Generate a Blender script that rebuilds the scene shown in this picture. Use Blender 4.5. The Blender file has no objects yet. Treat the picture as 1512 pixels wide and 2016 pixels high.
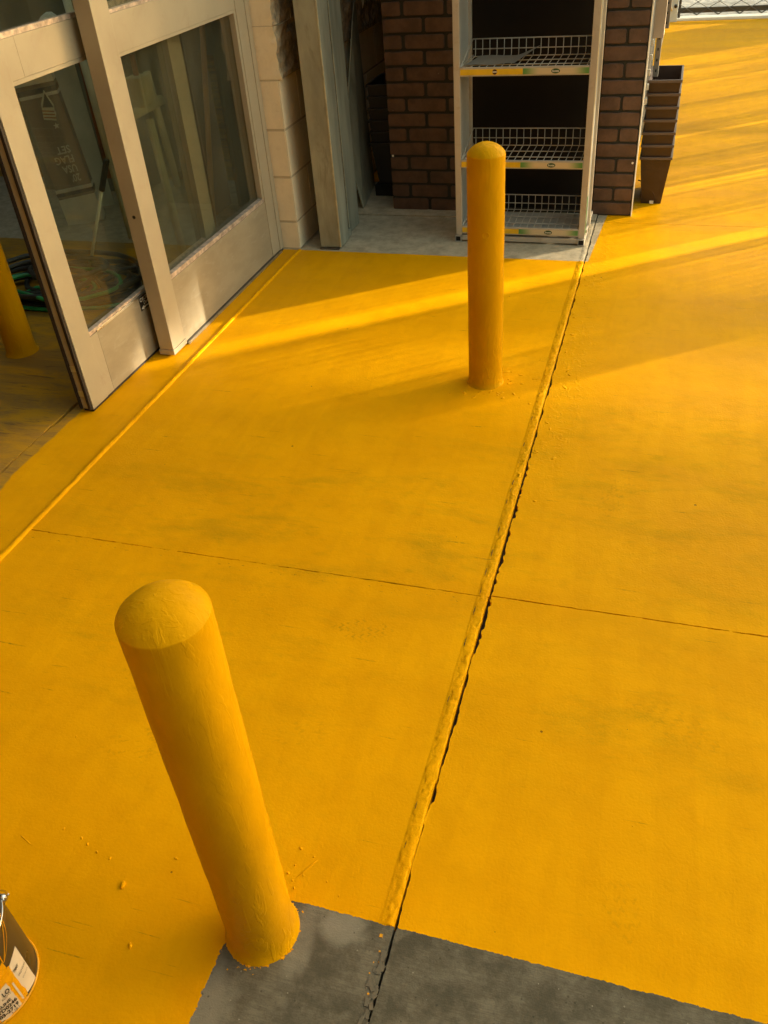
import bpy, bmesh, math, random
from mathutils import Vector, Matrix
random.seed(7)
sc = bpy.context.scene
col = sc.collection
R = math.radians

# ------------------------------------------------------------------ camera
CAM_H = 1.46
r0 = Vector((0.95635201, 0.28373611, -0.06989029))     # camera right
r1 = Vector((0.11986937, -0.59903969, -0.79169614))    # camera down
r2 = Vector((-0.26649984, 0.74876249, -0.60690409))    # camera forward
cd = bpy.data.cameras.new('camera')
cam = bpy.data.objects.new('camera', cd)
col.objects.link(cam)
m = Matrix.Identity(4)
for i, v in enumerate((r0, -r1, -r2)):
    for j in range(3):
        m[j][i] = v[j]
m[2][3] = CAM_H
cam.matrix_world = m
cd.sensor_fit = 'HORIZONTAL'
cd.sensor_width = 36.0
cd.lens = 1677.4 / 1512 * 36
cd.clip_start = 0.05
cd.clip_end = 500
sc.camera = cam

# ------------------------------------------------------------------ light
SUN_EL, SUN_AZ = 13.0, 36.0          # azimuth from +X towards +Y
s = Vector((math.cos(R(SUN_EL)) * math.cos(R(SUN_AZ)), math.cos(R(SUN_EL)) * math.sin(R(SUN_AZ)), math.sin(R(SUN_EL))))
ld = bpy.data.lights.new('sun', 'SUN')
ld.energy = 2.9
ld.angle = R(0.65)
ld.color = (1.0, 0.87, 0.62)
sun = bpy.data.objects.new('sun', ld)
sun.rotation_euler = s.to_track_quat('Z', 'Y').to_euler()
sun.location = s * 30
col.objects.link(sun)

w = bpy.data.worlds.new('World')
sc.world = w
w.use_nodes = True
wn = w.node_tree
bg = wn.nodes['Background']
sky = wn.nodes.new('ShaderNodeTexSky')
sky.sky_type = 'NISHITA'
sky.sun_disc = False
sky.sun_elevation = R(SUN_EL)
sky.sun_rotation = R(90 - SUN_AZ)
sky.air_density = 1.0
sky.dust_density = 1.6
tint = wn.nodes.new('ShaderNodeMix')
tint.data_type = 'RGBA'
tint.blend_type = 'MULTIPLY'
tint.inputs['Factor'].default_value = 1.0
tint.inputs[7].default_value = (1.0, 0.86, 0.56, 1)
wn.links.new(sky.outputs[0], tint.inputs[6])
wn.links.new(tint.outputs[2], bg.inputs[0])
bg.inputs[1].default_value = 0.15

sc.view_settings.view_transform = 'Standard'
sc.view_settings.look = 'None'
sc.view_settings.gamma = 1.0
sc.view_settings.use_curve_mapping = False
sc.view_settings.exposure = 2.52
sc.render.engine = 'CYCLES'
sc.cycles.max_bounces = 7
sc.cycles.diffuse_bounces = 3
sc.cycles.glossy_bounces = 3
sc.cycles.transparent_max_bounces = 8
sc.cycles.caustics_reflective = False
sc.cycles.caustics_refractive = False

# ------------------------------------------------------------------ node helpers
class NT:
    def __init__(self, name):
        self.m = bpy.data.materials.new(name)
        self.m.use_nodes = True
        self.t = self.m.node_tree
        self.n = self.t.nodes
        self.b = self.n['Principled BSDF']
        self.out = self.n['Material Output']
    def link(self, a, b):
        self.t.links.new(a, b)
    def _set(self, sock, v):
        if isinstance(v, (int, float)):
            sock.default_value = v
        elif isinstance(v, tuple):
            sock.default_value = v if len(v) == len(sock.default_value) else v + (1,)
        else:
            self.link(v, sock)
    def math(self, op, a, b=0.0, c=0.0, clamp=False):
        x = self.n.new('ShaderNodeMath')
        x.operation = op
        x.use_clamp = clamp
        self._set(x.inputs[0], a); self._set(x.inputs[1], b); self._set(x.inputs[2], c)
        return x.outputs[0]
    def mix(self, f, a, b, mode='MIX'):
        x = self.n.new('ShaderNodeMix')
        x.data_type = 'RGBA'
        x.blend_type = mode
        self._set(x.inputs[0], f); self._set(x.inputs[6], a); self._set(x.inputs[7], b)
        return x.outputs[2]
    def pos(self, scale=(1, 1, 1), space='world', rot=(0, 0, 0)):
        if space == 'world':
            g = self.n.new('ShaderNodeNewGeometry').outputs['Position']
        else:
            g = self.n.new('ShaderNodeTexCoord').outputs['Object']
        mp = self.n.new('ShaderNodeMapping')
        mp.inputs['Scale'].default_value = scale
        mp.inputs['Rotation'].default_value = rot
        self.link(g, mp.inputs['Vector'])
        return mp.outputs[0]
    def noise(self, vec, scale, detail=3, rough=0.55, dist=0.0):
        x = self.n.new('ShaderNodeTexNoise')
        x.inputs['Scale'].default_value = scale
        x.inputs['Detail'].default_value = detail
        x.inputs['Roughness'].default_value = rough
        x.inputs['Distortion'].default_value = dist
        self.link(vec, x.inputs['Vector'])
        return x.outputs[0]
    def vor(self, vec, scale):
        x = self.n.new('ShaderNodeTexVoronoi')
        x.inputs['Scale'].default_value = scale
        self.link(vec, x.inputs['Vector'])
        return x.outputs['Distance'], x.outputs['Color']
    def ramp(self, v, lo, hi, a=0.0, b=1.0):
        x = self.n.new('ShaderNodeMapRange')
        x.interpolation_type = 'SMOOTHSTEP'
        self._set(x.inputs[0], v)
        x.inputs[1].default_value = lo; x.inputs[2].default_value = hi
        x.inputs[3].default_value = a; x.inputs[4].default_value = b
        return x.outputs[0]
    def bump(self, h, strength=1.0, dist=0.001, prev=None):
        x = self.n.new('ShaderNodeBump')
        x.inputs['Strength'].default_value = strength
        x.inputs['Distance'].default_value = dist
        self.link(h, x.inputs['Height'])
        if prev is not None:
            self.link(prev, x.inputs['Normal'])
        return x.outputs[0]

def surf(name, c, rough=0.5, metal=0.0, var=0.12, vs=8.0, stretch=(1, 1, 1), bump=0.0, bs=120.0, dirt=None, dirt_amt=0.0, ds=6.0, spec=None, space='obj'):
    """general painted / plastic / metal surface with broken-up colour and fine relief"""
    k = NT(name)
    p = k.pos(stretch, space)
    n1 = k.noise(p, vs, 4, 0.6)
    f = k.ramp(n1, 0.3, 0.7)
    lo = tuple(x * (1 - var) for x in c)
    hi = tuple(min(1, x * (1 + var)) for x in c)
    cc = k.mix(f, lo, hi)
    if dirt_amt > 0:
        n2 = k.noise(p, ds, 6, 0.7, 0.6)
        cc = k.mix(k.math('MULTIPLY', k.ramp(n2, 0.52, 0.7), dirt_amt), cc, dirt)
    k.link(cc, k.b.inputs['Base Color'])
    k.b.inputs['Metallic'].default_value = metal
    k.link(k.ramp(n1, 0.2, 0.8, max(0.05, rough - 0.08), min(1, rough + 0.08)), k.b.inputs['Roughness'])
    if spec is not None:
        k.b.inputs['Specular IOR Level'].default_value = spec
    if bump > 0:
        n3 = k.noise(p, bs, 3, 0.6)
        k.link(k.bump(n3, 1.0, bump), k.b.inputs['Normal'])
    return k.m

YEL = (0.76, 0.335, 0.002)
NBX, NBY, NBR = -0.511, 0.617, 0.0585       # near bollard

def floor_material():
    k = NT('yellow_painted_concrete')
    P = k.pos()
    sp = k.n.new('ShaderNodeSeparateXYZ'); k.link(P, sp.inputs[0])
    x, y = sp.outputs[0], sp.outputs[1]
    nf = k.noise(P, 90, 3, 0.65)
    nm = k.noise(P, 22, 2, 0.6)
    # --- unpainted concrete areas
    ya = k.math('ADD', y, k.math('MULTIPLY', k.math('SUBTRACT', nf, 0.5), 0.008))
    ya = k.math('ADD', ya, k.math('MULTIPLY', k.math('SUBTRACT', nm, 0.5), 0.006))
    xa = k.math('ADD', x, k.math('MULTIPLY', k.math('SUBTRACT', nf, 0.5), 0.016))
    near = k.math('MULTIPLY', k.math('LESS_THAN', ya, 0.677), k.math('GREATER_THAN', xa, -0.566))
    dx = k.math('SUBTRACT', x, NBX); dy = k.math('SUBTRACT', y, NBY)
    rr = k.math('SQRT', k.math('ADD', k.math('MULTIPLY', dx, dx), k.math('MULTIPLY', dy, dy)))
    rr = k.math('ADD', rr, k.math('MULTIPLY', k.math('SUBTRACT', nf, 0.5), 0.03))
    near = k.math('MULTIPLY', near, k.math('GREATER_THAN', rr, NBR + 0.006))
    # corner left of the bollard stays painted
    near = k.math('MULTIPLY', near, k.math('LESS_THAN', k.math('SUBTRACT', k.math('MULTIPLY', ya, 1.0), k.math('MULTIPLY', xa, 1.2)), 1.252))
    far = k.math('MULTIPLY', k.math('GREATER_THAN', ya, 3.708),
                 k.math('LESS_THAN', k.math('SUBTRACT', xa, k.math('MULTIPLY', k.math('MAXIMUM', k.math('SUBTRACT', y, 3.7), 0), 0.05)), -0.272))
    far = k.math('MULTIPLY', far, k.math('LESS_THAN', y, 4.75))
    conc = k.math('MAXIMUM', near, far)
    # flecks of paint dropped on the bare concrete next to the edge
    fd, fc = k.vor(P, 70)
    edge = k.ramp(k.math('ABSOLUTE', k.math('SUBTRACT', y, 0.60)), 0.0, 0.10, 1, 0)
    nearcrack = k.ramp(k.math('ABSOLUTE', k.math('ADD', x, 0.297)), 0.0, 0.035, 1, 0)
    ring = k.ramp(rr, NBR + 0.01, NBR + 0.05, 1, 0)
    pm = k.math('MAXIMUM', ring, k.math('MULTIPLY', nearcrack, 0.7))
    fl = k.math('MULTIPLY', k.math('LESS_THAN', fd, 0.22), k.math('GREATER_THAN', k.math('MULTIPLY', k.noise(P, 61, 2), pm), 0.47))
    conc = k.math('MULTIPLY', conc, k.math('SUBTRACT', 1.0, k.math('MULTIPLY', fl, near)))
    paint = k.math('SUBTRACT', 1.0, conc)

    # --- concrete colour
    c1 = k.noise(P, 14, 8, 0.72, 0.1)
    c2 = k.noise(P, 38, 5, 0.7)
    cc = k.mix(k.ramp(c1, 0.35, 0.68), (0.088, 0.079, 0.056), (0.185, 0.163, 0.118))
    cc = k.mix(k.ramp(k.noise(k.pos((0.5, 9, 1), rot=(0, 0, R(14))), 34, 5, 0.75), 0.35, 0.7, 0, 0.5), cc, (0.075, 0.066, 0.046))
    cc = k.mix(k.math('MULTIPLY', k.ramp(c2, 0.5, 0.75), 0.5), cc, (0.20, 0.178, 0.130))
    cc = k.mix(k.math('MULTIPLY', k.ramp(k.noise(P, 160, 3), 0.55, 0.7), 0.35), cc, (0.07, 0.062, 0.05))
    # pale patches by the near bollard
    def blob(cx, cy, rx, ry, soft=0.5, ns=0.25):
        u = k.math('DIVIDE', k.math('SUBTRACT', x, cx), rx)
        v = k.math('DIVIDE', k.math('SUBTRACT', y, cy), ry)
        d = k.math('SQRT', k.math('ADD', k.math('MULTIPLY', u, u), k.math('MULTIPLY', v, v)))
        d = k.math('ADD', d, k.math('MULTIPLY', k.math('SUBTRACT', nm, 0.5), ns * 4))
        return k.ramp(d, 1 - soft, 1 + soft * 0.3, 1, 0)
    pale = k.math('MAXIMUM', blob(-0.375, 0.655, 0.055, 0.035), blob(-0.56, 0.47, 0.06, 0.09))
    pale = k.math('MAXIMUM', pale, k.math('MULTIPLY', blob(-0.44, 0.61, 0.03, 0.07), 0.6))
    cc = k.mix(k.math('MULTIPLY', pale, 0.55), cc, (0.30, 0.275, 0.215))
    cc = k.mix(k.math('MULTIPLY', far, k.ramp(c1, 0.3, 0.7, 0.45, 0.75)), cc, (0.66, 0.54, 0.37))

    pd, pcol = k.vor(P, 85)
    ps_ = k.n.new('ShaderNodeSeparateColor'); k.link(pcol, ps_.inputs[0])
    pore = k.math('MULTIPLY', k.math('LESS_THAN', pd, 0.16), k.math('GREATER_THAN', ps_.outputs[0], 0.80))
    cc = k.mix(k.math('MULTIPLY', pore, 0.55), cc, (0.045, 0.04, 0.028))
    fleck = k.math('MULTIPLY', k.math('LESS_THAN', pd, 0.12), k.math('GREATER_THAN', ps_.outputs[1], 0.90))
    cc = k.mix(k.math('MULTIPLY', fleck, 0.5), cc, (0.36, 0.33, 0.26))
    # --- paint colour
    q = k.pos((0.7, 1.9, 1), rot=(0, 0, R(6)))
    g1 = k.noise(q, 1.6, 5, 0.6, 0.3)
    pc = k.mix(k.ramp(g1, 0.3, 0.7), (0.74, 0.330, 0.001), (0.83, 0.385, 0.0015))
    pc = k.mix(k.ramp(k.noise(k.pos((1.6, 1.0, 1), rot=(0, 0, R(30))), 11, 6, 0.7, 0.2), 0.42, 0.75, 0, 0.30), pc, (0.62, 0.265, 0.001))
    lapw = k.noise(k.pos((5.0, 0.55, 1), rot=(0, 0, R(4))), 2.6, 2, 0.4, 0.15)
    pc = k.mix(k.ramp(lapw, 0.48, 0.53, 0, 0.16), pc, (0.66, 0.285, 0.001))
    # grimy, walked-on zone: green-grey bloom in broad smears running across
    q2 = k.pos((1.0, 2.6, 1), rot=(0, 0, R(9)))
    st = k.ramp(k.noise(q2, 3.2, 7, 0.66, 0.25), 0.46, 0.70)
    st2 = k.ramp(k.noise(k.pos((1.4, 3.4, 1), rot=(0, 0, R(-7))), 6.5, 7, 0.72, 0.2), 0.52, 0.72)
    zone = k.math('MAXIMUM', k.math('MAXIMUM', blob(-0.78, 1.72, 0.95, 0.36, 0.75, 0.12), blob(-0.65, 1.72, 0.28, 0.14, 0.9, 0.15)),
                  k.math('MAXIMUM', k.math('MULTIPLY', blob(0.25, 2.1, 0.9, 0.75, 0.8, 0.12), 0.8), k.math('MULTIPLY', blob(0.10, 1.22, 0.42, 0.2, 0.8, 0.15), 0.7)))
    zone = k.math('MAXIMUM', zone, k.math('MULTIPLY', blob(-0.95, 1.25, 0.6, 0.35, 0.8, 0.12), 0.7))
    zone = k.math('MAXIMUM', zone, k.math('MULTIPLY', blob(0.1, 4.9, 1.2, 1.6, 0.8, 0.1), 0.45))
    grime = k.math('MULTIPLY', k.math('ADD', k.math('MULTIPLY', st, 0.62), k.math('MULTIPLY', st2, 0.42)), k.math('ADD', k.math('MULTIPLY', zone, 0.85), 0.13), clamp=True)
    grain = k.ramp(k.noise(P, 260, 3, 0.7), 0.42, 0.62, 0.55, 1.0)
    grime = k.math('MULTIPLY', grime, grain)
    pc = k.mix(k.math('MULTIPLY', grime, 0.72), pc, (0.24, 0.185, 0.008))
    # boot prints
    bootn = k.ramp(k.noise(P, 45, 3), 0.42, 0.58)
    def boot(cx, cy, ang, ln, wd, amt, freq=150):
        ca, sa = math.cos(ang), math.sin(ang)
        ax = k.math('SUBTRACT', x, cx); ay = k.math('SUBTRACT', y, cy)
        u = k.math('ADD', k.math('MULTIPLY', ax, ca), k.math('MULTIPLY', ay, sa))
        v = k.math('SUBTRACT', k.math('MULTIPLY', ay, ca), k.math('MULTIPLY', ax, sa))
        d = k.math('SQRT', k.math('ADD', k.math('POWER', k.math('ABSOLUTE', k.math('DIVIDE', u, ln)), 2.0), k.math('POWER', k.math('ABSOLUTE', k.math('DIVIDE', v, wd)), 2.0)))
        msk = k.ramp(k.math('ADD', d, k.math('MULTIPLY', k.math('SUBTRACT', nf, 0.5), 0.7)), 0.75, 1.05, 1, 0)
        zz = k.math('MULTIPLY', k.math('PINGPONG', k.math('MULTIPLY', v, 70), 0.5), 1.2)
        bands = k.math('SINE', k.math('ADD', k.math('MULTIPLY', u, freq * 2.4), k.math('MULTIPLY', zz, 5)))
        bb = k.ramp(bands, 0.0, 0.6)
        return k.math('MULTIPLY', k.math('MULTIPLY', msk, bb), k.math('MULTIPLY', bootn, amt))
    prints = k.math('MAXIMUM', boot(-0.56, 1.345, R(10), 0.085, 0.042, 0.55), boot(-0.60, 1.03, R(20), 0.10, 0.04, 0.22, 60))
    prints = k.math('MAXIMUM', prints, boot(0.083, 0.80, R(100), 0.07, 0.035, 0.26, 110))
    prints = k.math('MAXIMUM', prints, boot(0.16, 1.23, R(-25), 0.12, 0.045, 0.28, 90))
    prints = k.math('MAXIMUM', prints, boot(-0.86, 1.42, R(35), 0.10, 0.04, 0.2, 80))
    prints = k.math('MAXIMUM', prints, boot(-0.02, 2.0, R(75), 0.12, 0.045, 0.35, 80))
    prints = k.math('MAXIMUM', prints, boot(-0.9, 0.93, R(25), 0.13, 0.05, 0.35, 30))
    prints = k.math('MAXIMUM', prints, boot(-0.99, 1.07, R(-20), 0.10, 0.04, 0.3, 30))
    prints = k.math('MULTIPLY', prints, k.ramp(k.noise(P, 110, 4, 0.7), 0.40, 0.60, 0.15, 0.85))
    pc = k.mix(prints, pc, (0.34, 0.17, 0.006))
    # thin scuffs
    for ang, sc_, th, off in ((12, 3.2, 0.73, 0), (-38, 3.6, 0.745, 3.3), (70, 4.0, 0.755, 7.1), (-12, 5.5, 0.75, 5.0)):
        qs = k.pos((1.2, 26, 1), rot=(0, 0, R(ang)))
        s1 = k.math('MULTIPLY', k.ramp(k.noise(qs, sc_, 2, 0.5, 0.25), th - 0.045, th + 0.01), k.ramp(nf, 0.4, 0.6, 0.25, 1.0))
        s2 = k.ramp(k.noise(P, 3.0 + off * 0.1, 2), 0.5, 0.6)
        pc = k.mix(k.math('MULTIPLY', k.math('MULTIPLY', s1, s2), 0.6), pc, (0.17, 0.085, 0.01))
    # specks and pinholes
    vd, vc = k.vor(P, 13)
    vsep = k.n.new('ShaderNodeSeparateColor'); k.link(vc, vsep.inputs[0])
    size = k.math('MULTIPLY', k.math('POWER', vsep.outputs[1], 3.0), 0.04)
    spk = k.math('MULTIPLY', k.math('LESS_THAN', vd, k.math('ADD', size, 0.012)), k.math('GREATER_THAN', vsep.outputs[0], 0.35))
    pc = k.mix(k.math('MULTIPLY', spk, 0.75), pc, (0.10, 0.035, 0.008))
    # lengthwise dash of pits along the cross joint
    cjm = k.ramp(k.math('ABSOLUTE', k.math('SUBTRACT', y, 1.497)), 0.0, 0.03, 1, 0)
    pits = k.math('MULTIPLY', k.math('MULTIPLY', cjm, k.math('LESS_THAN', x, -0.3)), k.ramp(k.noise(k.pos((1, 2.6, 1)), 60, 3, 0.6), 0.64, 0.70))
    pc = k.mix(k.math('MULTIPLY', pits, 0.75), pc, (0.13, 0.05, 0.01))
    # worn indoor floor behind the door line
    edge_in = k.math('ADD', x, k.math('MULTIPLY', k.math('MAXIMUM', k.math('SUBTRACT', 1.75, y), 0.0), -0.18))
    inm = k.ramp(k.math('ADD', edge_in, k.math('MULTIPLY', k.math('SUBTRACT', nm, 0.5), 0.014)), -1.862, -1.850, 1, 0)
    wear = k.ramp(k.noise(k.pos((1, 3.5, 1), rot=(0, 0, R(-20))), 3.0, 7, 0.7, 0.8), 0.35, 0.62)
    wc = k.mix(wear, (0.52, 0.27, 0.02), (0.31, 0.175, 0.045))
    wc = k.mix(k.ramp(k.noise(k.pos((1, 8, 1), rot=(0, 0, R(-15))), 6, 5, 0.7, 0.6), 0.55, 0.7), wc, (0.20, 0.115, 0.04))
    pc = k.mix(inm, pc, wc)
    # bright kerb colour is separate geometry
    k.link(k.mix(conc, pc, cc), k.b.inputs['Base Color'])
    # roughness
    rp = k.ramp(g1, 0.3, 0.7, 0.36, 0.50)
    rp = k.math('ADD', rp, k.math('MULTIPLY', grime, 0.35))
    rough = k.math('ADD', k.math('MULTIPLY', paint, rp), k.math('MULTIPLY', conc, 0.82))
    k.link(rough, k.b.inputs['Roughness'])
    k.b.inputs['Specular IOR Level'].default_value = 0.5
    k.b.inputs['IOR'].default_value = 1.13
    k.link(k.mix(conc, (1, 0.72, 0.25), (1, 1, 1)), k.b.inputs['Specular Tint'])
    # relief
    roller = k.noise(P, 170, 2, 0.6)
    brush = k.noise(k.pos((3.0, 0.7, 1), rot=(0, 0, R(-8))), 60, 3, 0.65, 0.3)
    undul = k.noise(P, 7, 3, 0.5)
    aggr = k.noise(P, 320, 2, 0.7)
    # lumpier paint next to the long joint on the sunny side
    jm = k.ramp(k.math('ABSOLUTE', k.math('ADD', x, 0.22)), 0.0, 0.11, 1, 0)
    rim = k.math('MULTIPLY', jm, k.ramp(k.noise(P, 42, 2, 0.6, 1.0), 0.5, 0.62))
    h = k.math('ADD', k.math('MULTIPLY', roller, 0.7), k.math('MULTIPLY', brush, 0.55))
    rim = k.math('MULTIPLY', rim, k.ramp(y, 1.7, 2.3))
    h = k.math('ADD', h, k.math('MULTIPLY', rim, 0.6))
    bm_ = k.ramp(k.math('ABSOLUTE', k.math('ADD', x, 0.302)), 0.011, 0.017, 1, 0)
    h = k.math('ADD', h, k.math('MULTIPLY', bm_, k.math('MULTIPLY', k.noise(P, 70, 4, 0.7, 0.2), 2.0)))
    h = k.math('SUBTRACT', h, k.math('MULTIPLY', spk, 0.8))
    h = k.math('SUBTRACT', h, k.math('MULTIPLY', pits, 1.2))
    h = k.math('ADD', k.math('MULTIPLY', h, paint), k.math('MULTIPLY', k.math('ADD', aggr, k.math('MULTIPLY', c2, 0.6)), conc))
    h = k.math('ADD', h, k.math('MULTIPLY', paint, 0.7))
    b1 = k.bump(h, 0.8, 0.0011)
    b2 = k.bump(undul, 0.5, 0.006, b1)
    k.link(b2, k.b.inputs['Normal'])
    return k.m

def bollard_material():
    k = NT('yellow_bollard_paint')
    P = k.pos(space='obj')
    g = k.noise(P, 5, 5, 0.6)
    pc = k.mix(k.ramp(g, 0.3, 0.7), (0.55, 0.265, 0.001), (0.62, 0.31, 0.002))
    d = k.ramp(k.noise(P, 14, 6, 0.7, 0.5), 0.58, 0.75)
    pc = k.mix(k.math('MULTIPLY', d, 0.25), pc, (0.40, 0.19, 0.01))
    k.link(pc, k.b.inputs['Base Color'])
    k.link(k.ramp(g, 0.3, 0.7, 0.36, 0.5), k.b.inputs['Roughness'])
    k.b.inputs['Specular IOR Level'].default_value = 0.5
    k.b.inputs['IOR'].default_value = 1.14
    k.b.inputs['Specular Tint'].default_value = (1, 0.75, 0.3, 1)
    sp = k.n.new('ShaderNodeSeparateXYZ'); k.link(P, sp.inputs[0])
    low = k.ramp(sp.outputs[2], 0.30, 0.0, 0.3, 1.0)
    n1 = k.noise(P, 55, 5, 0.65, 0.6)
    n2 = k.noise(k.pos((1, 1, 0.5), 'obj'), 150, 3, 0.6)
    h = k.math('ADD', k.math('MULTIPLY', n1, k.math('ADD', low, 0.25)), k.math('MULTIPLY', n2, 0.35))
    drip = k.ramp(k.noise(k.pos((1, 1, 0.25), 'obj'), 40, 3, 0.5, 1.2), 0.55, 0.6)
    h = k.math('ADD', h, k.math('MULTIPLY', k.math('MULTIPLY', drip, low), 0.5))
    topm = k.ramp(sp.outputs[2], 0.74, 0.76, 0.9, 1.5)
    k.link(k.bump(k.math('MULTIPLY', h, topm), 0.9, 0.0017), k.b.inputs['Normal'])
    return k.m

def glass_material(name, tintc=(0.72, 0.76, 0.62), dust=0.07, dustc=(0.45, 0.46, 0.36)):
    k = NT(name)
    k.n.remove(k.b)
    tr = k.n.new('ShaderNodeBsdfTransparent'); tr.inputs[0].default_value = tintc + (1,)
    gl = k.n.new('ShaderNodeBsdfGlossy'); gl.inputs['Roughness'].default_value = 0.02
    gl.inputs[0].default_value = (1, 1, 1, 1)
    df = k.n.new('ShaderNodeBsdfDiffuse'); df.inputs[0].default_value = dustc + (1,)
    fr = k.n.new('ShaderNodeFresnel'); fr.inputs[0].default_value = 1.5
    m1 = k.n.new('ShaderNodeMixShader'); m2 = k.n.new('ShaderNodeMixShader')
    P = k.pos(space='obj')
    sm = k.ramp(k.noise(k.pos((1, 3, 1), 'obj'), 3.5, 6, 0.7, 0.5), 0.3, 0.8, dust * 0.5, dust * 1.5)
    sd, _c = k.vor(P, 60)
    spots = k.math('MULTIPLY', k.math('LESS_THAN', sd, 0.04), 0.5)
    k.link(k.math('ADD', sm, spots, clamp=True), m1.inputs[0])
    k.link(tr.outputs[0], m1.inputs[1]); k.link(df.outputs[0], m1.inputs[2])
    geo = k.n.new('ShaderNodeNewGeometry')
    k.link(k.math('MULTIPLY', fr.outputs[0], k.math('SUBTRACT', 1.0, geo.outputs['Backfacing'])), m2.inputs[0])
    k.link(m1.outputs[0], m2.inputs[1]); k.link(gl.outputs[0], m2.inputs[2])
    k.link(m2.outputs[0], k.out.inputs[0])
    return k.m

def brick_material(name, c):
    k = NT(name)
    P = k.pos()
    n = k.noise(P, 13, 4, 0.6)
    n2 = k.noise(P, 90, 4, 0.7)
    cc = k.mix(k.ramp(n, 0.3, 0.7), tuple(v * 0.75 for v in c), tuple(v * 1.3 for v in c))
    cc = k.mix(k.math('MULTIPLY', k.ramp(n2, 0.55, 0.75), 0.4), cc, tuple(v * 0.45 for v in c))
    vd, vc = k.vor(P, 30)
    s_ = k.n.new('ShaderNodeSeparateColor'); k.link(vc, s_.inputs[0])
    nick = k.math('MULTIPLY', k.math('LESS_THAN', vd, 0.07), k.math('GREATER_THAN', s_.outputs[0], 0.9))
    cc = k.mix(k.math('MULTIPLY', nick, 0.6), cc, (0.25, 0.18, 0.13))
    k.link(cc, k.b.inputs['Base Color'])
    k.b.inputs['Roughness'].default_value = 0.62
    k.link(k.bump(k.math('ADD', n2, n), 0.7, 0.0012), k.b.inputs['Normal'])
    return k.m

M = {}
M['floor'] = floor_material()
M['bollard'] = bollard_material()
M['glass'] = glass_material('door_glass', (0.86, 0.87, 0.76), 0.025)
M['glass2'] = glass_material('dusty_fixed_glass', (0.80, 0.80, 0.72), 0.06, (0.40, 0.42, 0.32))
M['brick'] = brick_material('dark_red_brick_face', (0.100, 0.052, 0.030))
M['mortar'] = surf('dark_mortar_board', (0.035, 0.032, 0.022), 0.9, bump=0.001, bs=150)
M['almond'] = surf('almond_painted_aluminium', (0.395, 0.338, 0.240), 0.42, var=0.05, vs=5, bump=0.00015, bs=60, dirt=(0.33, 0.25, 0.17), dirt_amt=0.35, ds=9)
M['almond_dirty'] = surf('scuffed_kick_rail', (0.325, 0.275, 0.19), 0.48, var=0.10, vs=6, stretch=(1, 1, 3), bump=0.0003, bs=80, dirt=(0.42, 0.37, 0.28), dirt_amt=0.45, ds=14)
M['gasket'] = surf('black_rubber_gasket', (0.022, 0.014, 0.010), 0.7)
M['alu'] = surf('worn_aluminium', (0.55, 0.54, 0.50), 0.32, 0.9, var=0.15, vs=20, dirt=(0.25, 0.22, 0.17), dirt_amt=0.5)
M['tape'] = surf('silver_glazing_tape', (0.55, 0.44, 0.36), 0.4, 0.25, var=0.35, vs=45, bump=0.0008, bs=60, dirt=(0.25, 0.16, 0.11), dirt_amt=0.5, ds=30)
M['track'] = surf('dark_bottom_track', (0.10, 0.09, 0.075), 0.5, 0.4)
M['block'] = surf('beige_painted_block', (0.84, 0.71, 0.50), 0.75, var=0.05, vs=7, bump=0.0014, bs=60, dirt=(0.50, 0.36, 0.22), dirt_amt=0.2, ds=25, space='world')
M['splitblock'] = surf('rough_split_face_block', (0.40, 0.31, 0.20), 0.85, var=0.35, vs=30, bump=0.006, bs=45, space='world')
M['joint'] = surf('painted_mortar_joint', (0.56, 0.45, 0.30), 0.85, var=0.1, bump=0.001, bs=100, space='world')
M['galv'] = surf('galvanised_steel', (0.29, 0.295, 0.235), 0.55, 0.25, var=0.35, vs=9, stretch=(1, 1, 0.15), bump=0.0002, bs=80, dirt=(0.35, 0.33, 0.26), dirt_amt=0.4, space='world')
M['galv_warm'] = surf('weathered_angle_face', (0.34, 0.325, 0.235), 0.7, 0.0, var=0.2, vs=12, stretch=(1, 1, 0.35), bump=0.0012, bs=110, dirt=(0.20, 0.19, 0.13), dirt_amt=0.8, ds=9, space='world')
M['galv_highlight'] = surf('steel_edge_highlight', (0.62, 0.58, 0.42), 0.35, 0.5, var=0.2, vs=20, space='world')  # paler strips put the edge highlights into the colour
M['rack'] = surf('off_white_powder_coat', (0.46, 0.405, 0.325), 0.42, var=0.07, vs=6, dirt=(0.28, 0.16, 0.08), dirt_amt=0.30, ds=14)
M['rack_side'] = surf('pale_grey_side_sheet', (0.44, 0.44, 0.40), 0.35, var=0.12, vs=5, dirt=(0.30, 0.28, 0.24), dirt_amt=0.4, ds=7)
M['wire'] = surf('grey_wire', (0.52, 0.48, 0.40), 0.45, 0.2, var=0.1)
M['blackboard'] = surf('black_back_board', (0.012, 0.009, 0.006), 0.8, var=0.3, vs=3, spec=0.15)
M['void'] = surf('dark_void', (0.01, 0.008, 0.006), 0.9)
M['lab_yellow'] = surf('yellow_shelf_strip', (0.72, 0.46, 0.02), 0.4, var=0.1, vs=20)
M['lab_cream'] = surf('cream_shelf_strip', (0.62, 0.52, 0.33), 0.4, var=0.08, vs=20)
M['lab_green'] = surf('green_shelf_strip', (0.10, 0.26, 0.06), 0.4, var=0.15, vs=20)
M['lab_dgreen'] = surf('dark_green_badge', (0.015, 0.06, 0.02), 0.4)
M['lab_red'] = surf('dark_red_badge', (0.05, 0.012, 0.01), 0.4)
M['white'] = surf('white_print', (0.72, 0.70, 0.62), 0.5, var=0.04)
M['whitetrim'] = surf('white_edge_trim', (0.80, 0.74, 0.62), 0.4, var=0.05)
M['black'] = surf('black_print', (0.012, 0.010, 0.008), 0.45)
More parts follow.
